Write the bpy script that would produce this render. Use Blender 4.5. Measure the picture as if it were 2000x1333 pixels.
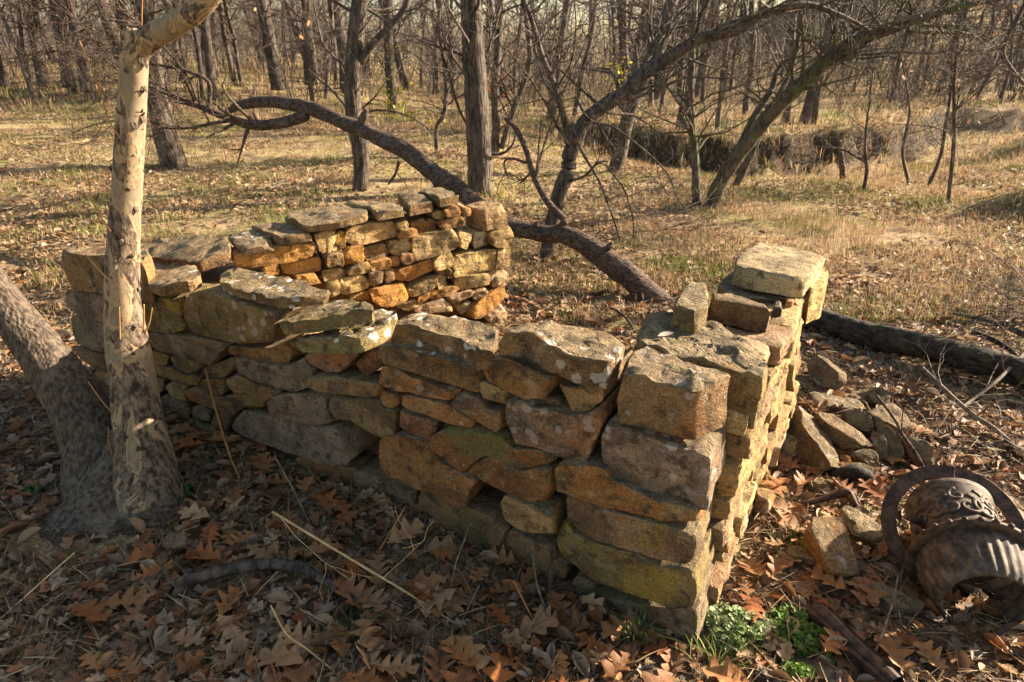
import bpy, math, random
import numpy as np
from mathutils import Vector

random.seed(7)
RS = np.random.RandomState(11)
for o in list(bpy.data.objects):
    bpy.data.objects.remove(o, do_unlink=True)
scene = bpy.context.scene
C = scene.collection

# ------------------------------------------------------------ camera, world, sun
FPX, HORIZON, CAM_H = 1300.0, 95.0, 1.6          # focal length and horizon in photograph pixels, eye height
PITCH = math.atan((666.5 - HORIZON) / FPX)
cam_d = bpy.data.cameras.new('camera')
cam = bpy.data.objects.new('camera', cam_d)
C.objects.link(cam)
cam.location = (0, 0, CAM_H)
cam.rotation_euler = (math.pi / 2 - PITCH, 0, 0)
cam_d.sensor_width = 36
cam_d.lens = 36 * FPX / 2000
cam_d.clip_start = 0.05
cam_d.clip_end = 3000
cam_d.dof.use_dof = True
cam_d.dof.focus_distance = 2.15
cam_d.dof.aperture_fstop = 6.0
scene.camera = cam

SUN_AZ, SUN_EL = math.radians(71), math.radians(22)   # azimuth clockwise from +Y
world = bpy.data.worlds.new('World')
scene.world = world
world.use_nodes = True
wn = world.node_tree
bg = wn.nodes['Background']
sky = wn.nodes.new('ShaderNodeTexSky')
sky.sky_type = 'NISHITA'
sky.sun_disc = False
sky.sun_elevation = SUN_EL
sky.sun_rotation = SUN_AZ
sky.dust_density = 1.6
sky_tint = wn.nodes.new('ShaderNodeMix'); sky_tint.data_type = 'RGBA'; sky_tint.blend_type = 'MULTIPLY'   # warm tint put into the sky colour, so its light warms the shade
sky_tint.inputs[0].default_value = 1; sky_tint.inputs[7].default_value = (1.0, .90, .77, 1)
wn.links.new(sky.outputs[0], sky_tint.inputs[6]); wn.links.new(sky_tint.outputs[2], bg.inputs['Color'])
bg.inputs['Strength'].default_value = 0.075
sd = bpy.data.lights.new('sun', 'SUN')
sd.energy = 5.0
sd.angle = math.radians(0.6)
sd.color = (1.0, 0.85, 0.66)
sun = bpy.data.objects.new('sun', sd)
C.objects.link(sun)
SUNV = Vector((math.sin(SUN_AZ) * math.cos(SUN_EL), math.cos(SUN_AZ) * math.cos(SUN_EL), math.sin(SUN_EL)))
sun.rotation_euler = SUNV.to_track_quat('Z', 'Y').to_euler()
scene.view_settings.view_transform = 'Standard'
scene.view_settings.look = 'None'
scene.view_settings.exposure = 1.97
scene.view_settings.gamma = 1

# ------------------------------------------------------------ helpers: pixels, noise, meshes
EYE = np.array([0, 0, CAM_H])
_cp, _sp = math.cos(PITCH), math.sin(PITCH)
def ray(x, y):
    a, b = (x - 1000) / FPX, -(y - 666.5) / FPX
    return np.array([a, _cp + b * _sp, -_sp + b * _cp])
def on_plane(x, y, p0, n):
    r = ray(x, y)
    return EYE + r * (np.dot(p0 - EYE, n) / np.dot(r, n))
def at_z(x, y, z=0.0):
    r = ray(x, y)
    return EYE + r * ((z - CAM_H) / r[2])
def at_y(x, y, Y):
    r = ray(x, y)
    return EYE + r * (Y / r[1])
def px_size(p):
    """metres per photograph pixel at point p"""
    return (p[1] * _cp + (CAM_H - p[2]) * _sp) / FPX

def sstep(a, b, x):
    t = np.clip((np.asarray(x, float) - a) / (b - a), 0, 1)
    return t * t * (3 - 2 * t)

_perm = np.random.RandomState(3).permutation(256)
_perm = np.concatenate([_perm, _perm, _perm])
_grad = np.random.RandomState(4).normal(size=(256, 3))
_grad /= np.linalg.norm(_grad, axis=1)[:, None]
def perlin(P):
    P = np.asarray(P, float)
    I = np.floor(P).astype(int)
    Fr = P - I
    I &= 255
    u = Fr * Fr * Fr * (Fr * (Fr * 6 - 15) + 10)
    out = np.zeros(len(P))
    for dx in (0, 1):
        for dy in (0, 1):
            for dz in (0, 1):
                h = _perm[_perm[_perm[(I[:, 0] + dx) & 255] + ((I[:, 1] + dy) & 255)] + ((I[:, 2] + dz) & 255)]
                g = _grad[h]
                d = g[:, 0] * (Fr[:, 0] - dx) + g[:, 1] * (Fr[:, 1] - dy) + g[:, 2] * (Fr[:, 2] - dz)
                w = (u[:, 0] if dx else 1 - u[:, 0]) * (u[:, 1] if dy else 1 - u[:, 1]) * (u[:, 2] if dz else 1 - u[:, 2])
                out += d * w
    return out * 1.5
def fbm(P, oct=3):
    s, a = 0, 1.0
    for k in range(oct):
        s = s + a * perlin(np.asarray(P) * 2 ** k + 17.3 * k)
        a *= 0.5
    return s

def mesh(name, V, quads=None, tris=None, mats=None, smooth=True, col=None, midx=None):
    me = bpy.data.meshes.new(name)
    V = np.asarray(V, np.float32)
    q = np.zeros((0, 4), np.int32) if quads is None or len(quads) == 0 else np.asarray(quads, np.int32)
    t = np.zeros((0, 3), np.int32) if tris is None or len(tris) == 0 else np.asarray(tris, np.int32)
    me.vertices.add(len(V)); me.vertices.foreach_set('co', V.ravel())
    nl = q.size + t.size
    me.loops.add(nl)
    me.loops.foreach_set('vertex_index', np.concatenate([q.ravel(), t.ravel()]).astype(np.int32))
    me.polygons.add(len(q) + len(t))
    st = np.concatenate([np.arange(len(q)) * 4, q.size + np.arange(len(t)) * 3]).astype(np.int32)
    me.polygons.foreach_set('loop_start', st)
    me.polygons.foreach_set('use_smooth', np.full(len(q) + len(t), smooth, bool))
    if midx is not None:
        me.polygons.foreach_set('material_index', np.asarray(midx, np.int32))
    if col is not None:
        ca = me.color_attributes.new('Col', 'FLOAT_COLOR', 'POINT')
        c4 = np.ones((len(V), 4), np.float32); c4[:, :3] = col
        ca.data.foreach_set('color', c4.ravel())
    for m in (mats or []):
        me.materials.append(m)
    me.update(calc_edges=True)
    me.validate()
    return me
def obj(name, me, parent=None, loc=None, label=None, cat=None, group=None, kind=None):
    o = bpy.data.objects.new(name, me)
    C.objects.link(o)
    if loc is not None: o.location = [float(v) for v in loc]
    if parent is not None: o.parent = parent
    if label: o['label'] = label
    if cat: o['category'] = cat
    if group: o['group'] = group
    if kind: o['kind'] = kind
    return o

class Soup:
    """collects quads and triangles of one object"""
    def __init__(s):
        s.V, s.Q, s.T, s.Cc, s.n = [], [], [], [], 0
    def add(s, V, Q=None, T=None, col=None):
        V = np.asarray(V, float)
        if Q is not None and len(Q): s.Q.append(np.asarray(Q) + s.n)
        if T is not None and len(T): s.T.append(np.asarray(T) + s.n)
        if col is not None: s.Cc.append(np.broadcast_to(np.asarray(col, float), V.shape))
        s.V.append(V); s.n += len(V)
    def mesh(s, name, mat, smooth=True, origin=None):
        V = np.concatenate(s.V)
        if origin is not None: V = V - np.asarray(origin)
        return mesh(name, V, np.concatenate(s.Q) if s.Q else None, np.concatenate(s.T) if s.T else None,
                    [mat], smooth, np.concatenate(s.Cc) if s.Cc else None)

def tube(P, R, k=8, cap=True, bark=0.0, bf=6.0, seed=0.0, grain=(1, 1, .18)):
    """a tapered tube along P with radii R; returns V, quads, tris"""
    P = np.asarray(P, float); R = np.asarray(R, float); n = len(P)
    T = np.gradient(P, axis=0)
    T /= np.linalg.norm(T, axis=1)[:, None] + 1e-9
    ref = np.array([0.13, 0.9, 0.42]) if abs(T[:, 2]).mean() > 0.75 else np.array([0.1, 0.25, 1.0])
    X = np.cross(T, ref); X /= np.linalg.norm(X, axis=1)[:, None] + 1e-9
    Y = np.cross(T, X)
    a = np.arange(k) / k * 2 * math.pi
    ring = np.cos(a)[None, :, None] * X[:, None, :] + np.sin(a)[None, :, None] * Y[:, None, :]
    r = np.repeat(R[:, None], k, 1)
    if bark > 0:
        q = (P[:, None, :] + ring * R[:, None, None]).reshape(-1, 3)
        nn = fbm(q * bf * np.array(grain) + seed, 3).reshape(n, k)
        r = r * (1 + bark * nn)
    V = (P[:, None, :] + ring * r[:, :, None]).reshape(-1, 3)
    i = np.arange(n - 1)[:, None] * k; j = np.arange(k)[None, :]; j2 = (j + 1) % k
    Q = np.stack([i + j, i + j2, i + k + j2, i + k + j], -1).reshape(-1, 4)
    Tn = None
    if cap:
        V = np.concatenate([V, P[:1] - T[:1] * R[0] * .15, P[-1:] + T[-1:] * R[-1] * .3])
        c0, c1 = n * k, n * k + 1
        jj = np.arange(k); kk = (jj + 1) % k
        Tn = np.concatenate([np.stack([kk, jj, np.full(k, c0)], -1),
                             np.stack([(n - 1) * k + jj, (n - 1) * k + kk, np.full(k, c1)], -1)])
    return V, Q, Tn
def spline(P, m=6):
    """Catmull-Rom through the rows of P (extra columns ride along)"""
    P = np.asarray(P, float)
    if len(P) < 3: 
        t = np.linspace(0, 1, m + 1)[:, None]
        return P[0] * (1 - t) + P[-1] * t
    E = np.concatenate([[2 * P[0] - P[1]], P, [2 * P[-1] - P[-2]]])
    out = []
    for i in range(1, len(E) - 2):
        t = np.linspace(0, 1, m, endpoint=False)[:, None]
        a, b, c, d = E[i - 1], E[i], E[i + 1], E[i + 2]
        out.append(.5 * (2 * b + (c - a) * t + (2 * a - 5 * b + 4 * c - d) * t ** 2 + (3 * b - a - 3 * c + d) * t ** 3))
    out.append(P[-1:])
    return np.concatenate(out)

# ------------------------------------------------------------ materials
class NT:
    def __init__(s, name):
        s.m = bpy.data.materials.new(name); s.m.use_nodes = True
        s.t = s.m.node_tree; s.b = s.t.nodes['Principled BSDF']
        s.b.inputs['Roughness'].default_value = 0.85
        s.b.inputs['Specular IOR Level'].default_value = 0.25
    def n(s, typ, **kw):
        nd = s.t.nodes.new(typ)
        for k, v in kw.items(): setattr(nd, k, v)
        return nd
    def put(s, sock, v):
        if hasattr(v, 'is_linked') or isinstance(v, bpy.types.NodeSocket): s.t.links.new(v, sock)
        elif v is not None:
            if isinstance(v, (tuple, list)) and len(v) == 3 and sock.type == 'RGBA': v = (*v, 1)
            sock.default_value = v
    def math(s, op, a, b=None, c=None, clamp=False):
        nd = s.n('ShaderNodeMath', operation=op, use_clamp=clamp)
        s.put(nd.inputs[0], a)
        if b is not None: s.put(nd.inputs[1], b)
        if c is not None: s.put(nd.inputs[2], c)
        return nd.outputs[0]
    def mix(s, f, a, b, mode='MIX'):
        nd = s.n('ShaderNodeMix', data_type='RGBA', blend_type=mode)
        s.put(nd.inputs[0], f); s.put(nd.inputs[6], a); s.put(nd.inputs[7], b)
        return nd.outputs[2]
    def vscale(s, v, sc):
        nd = s.n('ShaderNodeVectorMath', operation='MULTIPLY')
        s.put(nd.inputs[0], v); nd.inputs[1].default_value = sc
        return nd.outputs[0]
    def vadd(s, a, b):
        nd = s.n('ShaderNodeVectorMath', operation='ADD'); s.put(nd.inputs[0], a); s.put(nd.inputs[1], b)
        return nd.outputs[0]
    def noise(s, vec, scale, detail=4, rough=.55, dist=0):
        nd = s.n('ShaderNodeTexNoise'); s.put(nd.inputs['Vector'], vec)
        nd.inputs['Scale'].default_value = scale; nd.inputs['Detail'].default_value = detail
        nd.inputs['Roughness'].default_value = rough; nd.inputs['Distortion'].default_value = dist
        return nd.outputs['Fac']
    def voro(s, vec, scale, feature='F1', rnd=1):
        nd = s.n('ShaderNodeTexVoronoi', feature=feature); s.put(nd.inputs['Vector'], vec)
        nd.inputs['Scale'].default_value = scale; nd.inputs['Randomness'].default_value = rnd
        return nd.outputs['Distance']
    def ramp(s, f, lo, hi, a=0.0, b=1.0):
        nd = s.n('ShaderNodeMapRange', clamp=True, interpolation_type='SMOOTHSTEP')
        s.put(nd.inputs[0], f); nd.inputs[1].default_value = lo; nd.inputs[2].default_value = hi
        nd.inputs[3].default_value = a; nd.inputs[4].default_value = b
        return nd.outputs[0]
    def pos(s, rnd=True):
        g = s.n('ShaderNodeNewGeometry')
        if not rnd: return g.outputs['Position']
        oi = s.n('ShaderNodeObjectInfo')
        v = s.n('ShaderNodeCombineXYZ')
        r = s.math('MULTIPLY', oi.outputs['Random'], 37.0)
        for k in range(3): s.put(v.inputs[k], r)
        return s.vadd(g.outputs['Position'], v.outputs[0])
    def attr(s, name):
        nd = s.n('ShaderNodeAttribute', attribute_type='OBJECT', attribute_name=name)
        return nd.outputs['Fac']
    def bump(s, h, strength, dist):
        nd = s.n('ShaderNodeBump'); s.put(nd.inputs['Height'], h)
        nd.inputs['Strength'].default_value = strength; nd.inputs['Distance'].default_value = dist
        s.put(s.b.inputs['Normal'], nd.outputs[0])
    def color(s, c): s.put(s.b.inputs['Base Color'], c)

def mat_sandstone():
    s = NT('sandstone'); p = s.pos()
    oi = s.n('ShaderNodeObjectInfo'); base = oi.outputs['Color']
    big = s.noise(p, 5.5, 6, .6); mid = s.noise(p, 22, 6, .65); fine = s.noise(p, 170, 4, .7)
    c = s.mix(s.ramp(big, .40, .62), base, s.mix(1, base, (.50, .48, .47), 'MULTIPLY'))
    c = s.mix(s.ramp(s.noise(p, 13, 8, .7, .4), .50, .66, 0, .7), c, s.mix(1, base, (1.45, 1.4, 1.3), 'MULTIPLY'))
    c = s.mix(s.math('MULTIPLY', s.ramp(s.noise(p, 3.3, 5, .6), .50, .68), s.attr('rust')), c, (.34, .135, .03))
    c = s.mix(s.ramp(s.noise(p, 9, 5, .6, .5), .55, .72, 0, .55), c, (.40, .30, .17))
    c = s.mix(s.ramp(mid, .53, .66, 0, .8), c, (.055, .04, .027))
    c = s.mix(s.ramp(s.noise(s.vscale(p, (1, 1, 9)), 5, 6, .65, .3), .54, .66, 0, .5), c, (.09, .065, .042))
    # weathered crust on the faces that look up
    g = s.n('ShaderNodeNewGeometry'); sep = s.n('ShaderNodeSeparateXYZ'); s.put(sep.inputs[0], g.outputs['Normal'])
    up = s.math('MULTIPLY', s.ramp(sep.outputs[2], .35, .8), s.ramp(s.noise(p, 7, 5, .65), .28, .5))
    crust = s.mix(s.ramp(s.noise(p, 30, 6, .7), .38, .62), (.12, .09, .052), (.27, .205, .12))
    c = s.mix(s.math('MULTIPLY', up, s.attr('crust')), c, crust)
    c = s.mix(s.math('MULTIPLY', s.ramp(s.noise(p, 4.6, 5, .6, .3), .47, .62), s.attr('green')), c, (.16, .125, .045))
    c = s.mix(s.math('MULTIPLY', s.ramp(s.noise(p, 6.5, 5, .6, .6), .52, .64), s.attr('yellow')), c, (.36, .25, .02))
    c = s.mix(1, c, s.mix(s.ramp(fine, .3, .7), (.55, .55, .55), (1.4, 1.38, 1.34)), 'MULTIPLY')
    # pale lichen discs
    pv = s.vadd(p, s.vscale(s.n('ShaderNodeTexNoise').outputs['Color'], (0, 0, 0)))
    nz = s.n('ShaderNodeTexNoise'); s.put(nz.inputs['Vector'], p); nz.inputs['Scale'].default_value = 34; nz.inputs['Detail'].default_value = 3
    pv = s.vadd(p, s.vscale(nz.outputs['Color'], (.022, .022, .022)))
    d = s.voro(pv, 21)
    spot = s.ramp(d, .30, .36, 1, 0)
    zone = s.ramp(s.noise(p, 4.2, 3), .50, .60)
    c = s.mix(s.math('MULTIPLY', s.math('MULTIPLY', spot, zone), s.attr('lichen')), c, (.60, .56, .50))
    tiny = s.ramp(s.voro(pv, 70), .16, .22, 1, 0)
    c = s.mix(s.math('MULTIPLY', s.math('MULTIPLY', tiny, s.ramp(s.noise(p, 8, 3), .5, .6)), .45), c, (.42, .40, .34))
    s.color(c)
    bed = s.noise(s.vscale(p, (2.2, 2.2, 30)), 1.6, 5, .6)
    pit = s.ramp(s.voro(s.vadd(p, s.vscale(nz.outputs['Color'], (.05, .05, .05))), 26), 0, .45)
    h = s.math('ADD', s.math('MULTIPLY', s.noise(p, 26, 8, .68), .9), s.math('MULTIPLY', fine, .22))
    h = s.math('ADD', h, s.math('MULTIPLY', bed, .8))
    crack = s.ramp(s.voro(s.vadd(s.vscale(p, (1, 1, 2.2)), s.vscale(nz.outputs['Color'], (.08, .08, .08))), 9, 'DISTANCE_TO_EDGE'), 0, .035)
    h = s.math('ADD', h, s.math('MULTIPLY', crack, .12))
    h = s.math('ADD', h, s.math('MULTIPLY', pit, s.attr('pitted')))
    s.bump(h, .9, .021)
    s.b.inputs['Roughness'].default_value = .92
    return s.m
def mat_bark(name, a, b, lich=(.30, .29, .25), lf=.25, moss=0.0, scale=1.0, stretch=(1, 1, .22)):
    s = NT(name); p = s.pos()
    pv = s.vscale(p, stretch)
    n1 = s.noise(pv, 34 * scale, 6, .65); n2 = s.noise(p, 6 * scale, 5, .6)
    rid = s.voro(s.vadd(pv, s.vscale(p, (.0, .0, .0))), 46 * scale)
    c = s.mix(s.ramp(n1, .36, .64), a, b)
    c = s.mix(s.ramp(n2, .52, .68, 0, lf), c, lich)
    if moss: c = s.mix(s.ramp(s.noise(p, 9, 5, .6), .5, .64, 0, moss), c, (.10, .115, .03))
    c = s.mix(1, c, s.mix(s.noise(p, 150, 3), (.7, .7, .7), (1.25, 1.25, 1.25)), 'MULTIPLY')
    s.color(c)
    s.bump(s.math('ADD', n1, s.math('MULTIPLY', rid, .8)), .9, .012)
    return s.m
def mat_sycamore():
    """scaly brown below, peeling to smooth cream wood higher up the trunk"""
    s = NT('sycamore_bark'); p = s.pos(False)
    sep = s.n('ShaderNodeSeparateXYZ'); s.put(sep.inputs[0], p); z = sep.outputs[2]
    pv = s.vscale(p, (1, 1, .45))
    big = s.noise(pv, 10, 7, .66, .6)
    bias = s.ramp(z, .25, 1.7, .085, -.045)
    f = s.math('ADD', big, bias)
    flake = s.ramp(f, .535, .555)
    mid = s.ramp(f, .455, .475)
    cream = s.mix(s.ramp(s.noise(pv, 40, 4), .35, .7), (.26, .20, .127), (.19, .146, .094))
    tan = s.mix(s.noise(p, 60, 4), (.27, .185, .105), (.36, .26, .155))
    brown = s.mix(s.ramp(s.noise(s.vscale(p, (1, 1, .5)), 48, 6, .7), .36, .64), (.032, .022, .016), (.27, .195, .13))
    c = s.mix(mid, cream, tan); c = s.mix(flake, c, brown)
    c = s.mix(s.ramp(s.noise(p, 22, 4), .62, .70, 0, .8), c, (.14, .10, .07))
    s.color(c)
    h = s.math('ADD', s.math('MULTIPLY', mid, .35), s.math('MULTIPLY', flake, .5))
    h = s.math('ADD', h, s.math('MULTIPLY', s.math('MULTIPLY', s.noise(s.vscale(p, (1, 1, .5)), 70, 6, .7), flake), 1.3))
    h = s.math('ADD', h, s.math('MULTIPLY', s.noise(pv, 60, 4), .12))
    s.bump(h, .9, .010)
    return s.m
def mat_leaf(name='dead_leaf', var=True):
    s = NT(name)
    if var:
        oi = s.n('ShaderNodeObjectInfo'); base = oi.outputs['Color']
    else:
        a = s.n('ShaderNodeVertexColor'); a.layer_name = 'Col'; base = a.outputs['Color']
    p = s.pos(False)
    c = s.mix(s.ramp(s.noise(p, 45, 4, .6), .4, .68, 0, .55), base, s.mix(1, base, (.5, .45, .42), 'MULTIPLY'))
    s.color(c)
    s.b.inputs['Roughness'].default_value = .62
    s.b.inputs['Specular IOR Level'].default_value = .28
    tr = s.n('ShaderNodeBsdfTranslucent'); s.put(tr.inputs['Color'], c)
    mx = s.n('ShaderNodeMixShader'); mx.inputs[0].default_value = .22
    s.t.links.new(s.b.outputs[0], mx.inputs[1]); s.t.links.new(tr.outputs[0], mx.inputs[2])
    s.t.links.new(mx.outputs[0], s.t.nodes['Material Output'].inputs['Surface'])
    s.bump(s.noise(p, 160, 3), .3, .004)
    return s.m
def mat_ground():
    s = NT('ground'); p = s.pos(False)
    n1 = s.noise(p, 1.1, 6, .62); n2 = s.noise(p, 3.7, 6, .65); n3 = s.noise(p, 30, 6, .7); n4 = s.noise(p, .45, 4)
    litter = s.mix(s.ramp(n3, .36, .66), (.10, .062, .034), (.34, .225, .12))
    straw = s.mix(s.ramp(s.noise(s.vscale(p, (1, 1, 1)), 60, 5, .7), .36, .66), (.32, .225, .12), (.58, .43, .25))
    green = s.mix(s.ramp(n3, .36, .64), (.16, .145, .04), (.32, .29, .095))
    c = s.mix(s.ramp(n2, .40, .60), litter, straw)
    c = s.mix(s.ramp(s.math('ADD', s.math('MULTIPLY', n1, .6), s.math('MULTIPLY', n2, .4)), .47, .60, 0, .75), c, green)
    c = s.mix(s.ramp(n4, .55, .7, 0, .5), c, litter)
    g = s.n('ShaderNodeNewGeometry'); sep = s.n('ShaderNodeSeparateXYZ'); s.put(sep.inputs[0], g.outputs['Normal'])
    soil = s.mix(s.ramp(n3, .35, .65), (.022, .015, .010), (.10, .066, .042))
    c = s.mix(s.ramp(sep.outputs[2], .80, .95, 1, 0), c, soil)
    s.color(c)
    s.bump(s.math('ADD', n3, s.math('MULTIPLY', s.noise(p, 120, 4), .4)), .8, .03)
    s.b.inputs['Roughness'].default_value = .95
    return s.m
def mat_vcol(name, rough=.8, trans=0.0):
    s = NT(name); a = s.n('ShaderNodeVertexColor'); a.layer_name = 'Col'
    s.color(a.outputs['Color']); s.b.inputs['Roughness'].default_value = rough
    if trans:
        tr = s.n('ShaderNodeBsdfTranslucent'); s.put(tr.inputs['Color'], a.outputs['Color'])
        mx = s.n('ShaderNodeMixShader'); mx.inputs[0].default_value = trans
        s.t.links.new(s.b.outputs[0], mx.inputs[1]); s.t.links.new(tr.outputs[0], mx.inputs[2])
        s.t.links.new(mx.outputs[0], s.t.nodes['Material Output'].inputs['Surface'])
    return s.m
def mat_plain(name, a, b, scale=40, rough=.8, bump=.4, dist=.004, metal=0.0):
    s = NT(name); p = s.pos()
    n = s.noise(p, scale, 6, .65)
    s.color(s.mix(s.ramp(n, .35, .66), a, b)); s.b.inputs['Roughness'].default_value = rough
    s.b.inputs['Metallic'].default_value = metal
    s.bump(n, bump, dist)
    return s.m

M_STONE = mat_sandstone()
M_SYC = mat_sycamore()
M_SCALY = mat_bark('scaly_bark', (.042, .03, .022), (.155, .115, .082), (.30, .25, .18), .3, scale=1.8, stretch=(1, 1, .5))
M_BARK = mat_bark('grey_bark', (.034, .026, .02), (.135, .104, .08), (.20, .175, .14), .35)
M_MOSSY = mat_bark('mossy_bark', (.04, .032, .024), (.13, .10, .072), (.24, .24, .19), .4, moss=.75)
M_DEAD = mat_bark('dead_wood', (.032, .022, .017), (.15, .10, .072), (.24, .20, .165), .3, stretch=(.3, .9, .8), scale=2.2)
M_ROT = mat_bark('rotten_wood', (.012, .009, .007), (.06, .044, .033), (.11, .095, .075), .25, moss=.2, stretch=(.25, .8, 1))
M_TWIG = mat_plain('twig_bark', (.10, .07, .052), (.26, .20, .15), 30)
M_FAR = mat_plain('far_twigs', (.06, .046, .04), (.17, .132, .11), 4)
M_SHOOT = mat_plain('orange_shoot', (.30, .13, .035), (.42, .22, .08), 25, .5)
M_STALK = mat_plain('straw_stalk', (.42, .29, .13), (.60, .45, .24), 25, .6)
M_LEAF = mat_leaf()
M_LEAFC = mat_leaf('leaf_litter', False)
M_GROUND = mat_ground()
M_GRASS = mat_vcol('grass_blades', .7, .25)
M_IRON = mat_plain('rusty_iron', (.035, .023, .018), (.12, .07, .046), 30, .62, .5, .004, .25)
M_RUST = mat_plain('bare_rust', (.12, .06, .04), (.25, .14, .095), 18, .8, .4, .004, .1)
M_STOVE = mat_plain('grey_cast_iron', (.045, .034, .027), (.15, .115, .088), 26, .68, .5, .004, .3)
M_CHAR = mat_plain('charred_wood', (.012, .010, .009), (.05, .04, .032), 50, .8, .8, .01)

# ------------------------------------------------------------ terrain
def bank_y(x):
    return 13.0 + np.clip(((x - 4.6) / 3.0) ** 2, 0, 6)
def height(x, y):
    x = np.asarray(x, float); y = np.asarray(y, float)
    h = 0.09 * sstep(.35, -.55, x)
    h = h + 0.85 * sstep(5.5, 20, y) * sstep(-.5, -9, x)
    dep = 0.60 * sstep(-.5, 4.0, x) * (1 - sstep(14, 20, x))
    yb = bank_y(x) + .16 * np.sin(x * 1.3) + .07 * np.sin(x * 5.3)
    h = h - dep * sstep(yb - 4.5, yb - .6, y) * (1 - sstep(yb, yb + .75, y))
    h = h + .12 * np.exp(-((y - yb - .9) / .5) ** 2) * sstep(-4, 0, x) * (1 - sstep(14, 20, x))
    r2 = ((x - 9.7) / 1.7) ** 2 + ((y - 13.6) / 1.1) ** 2
    h = h - .22 * np.exp(-r2)
    h = h + .32 * np.exp(-((x - 5.6) / .7) ** 2 - ((y - 6.9) / .35) ** 2)     # grassy hump at the right
    h = h + 16 * sstep(26, 95, y) * sstep(.18, .62, x / np.maximum(y, 1))
    h = h + 1.0 * sstep(30, 90, y) * (1 - sstep(.18, .62, x / np.maximum(y, 1)))
    sh = np.shape(h)
    P = np.stack([x.ravel(), y.ravel(), np.zeros(x.size)], -1)
    far = sstep(3, 12, np.hypot(x, y)).ravel()
    steep = (dep > .1) * np.exp(-((y - yb - .15) / .45) ** 2)
    h = h + (steep.ravel() * (.30 * fbm(P * 2.3 + 5, 3) + .14 * perlin(P * 9 + 2))).reshape(sh)
    n = .022 * fbm(P * 1.6, 3) + .10 * far * fbm(P * .33 + 9, 2) + .010 * perlin(P * 9)
    return h + n.reshape(sh)
def hz(x, y):
    return float(height(np.array([x]), np.array([y]))[0])
def ground_at(px, py):
    """where the pixel's ray meets the terrain"""
    z = 0.0
    for _ in range(14):
        p = at_z(px, py, z); z = .5 * z + .5 * hz(p[0], p[1])
    p = at_z(px, py, z)
    return np.array([p[0], p[1], hz(p[0], p[1])])
def axis_lines(lo, hi, fine_lo, fine_hi, step, grow):
    a = list(np.arange(fine_lo, fine_hi + 1e-6, step))
    s = step; v = fine_hi
    while v < hi: s *= grow; v += s; a.append(v)
    s = step; v = fine_lo; b = []
    while v > lo: s *= grow; v -= s; b.append(v)
    return np.array(b[::-1] + a)
gx = axis_lines(-700, 700, -3.2, 3.4, .035, 1.045)
gy = axis_lines(-300, 900, .7, 4.6, .035, 1.024)
GX, GY = np.meshgrid(gx, gy)
GZ = height(GX, GY)
nx, ny = len(gx), len(gy)
ii = (np.arange(ny - 1)[:, None] * nx + np.arange(nx - 1)[None, :]).ravel()
ground = obj('ground', mesh('ground', np.stack([GX.ravel(), GY.ravel(), GZ.ravel()], -1),
             np.stack([ii, ii + 1, ii + nx + 1, ii + nx], -1), None, [M_GROUND]), kind='structure')
ground['label'] = 'leaf strewn clearing sloping to a creek bed'
s = NT('creek_water'); s.color((.16, .10, .035)); s.b.inputs['Roughness'].default_value = .12
s.bump(s.noise(s.pos(False), 9, 3), .15, .02)
a = np.linspace(0, 2 * math.pi, 40, endpoint=False)
wv = np.stack([9.7 + 2.3 * np.cos(a), 13.6 + 1.3 * np.sin(a), np.full(40, -.66)], -1)
wv = np.concatenate([wv, [[9.7, 13.6, -.66]]])
obj('creek_water', mesh('creek_water', wv, None, [(k, (k + 1) % 40, 40) for k in range(40)], [s.m]), kind='structure')

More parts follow.
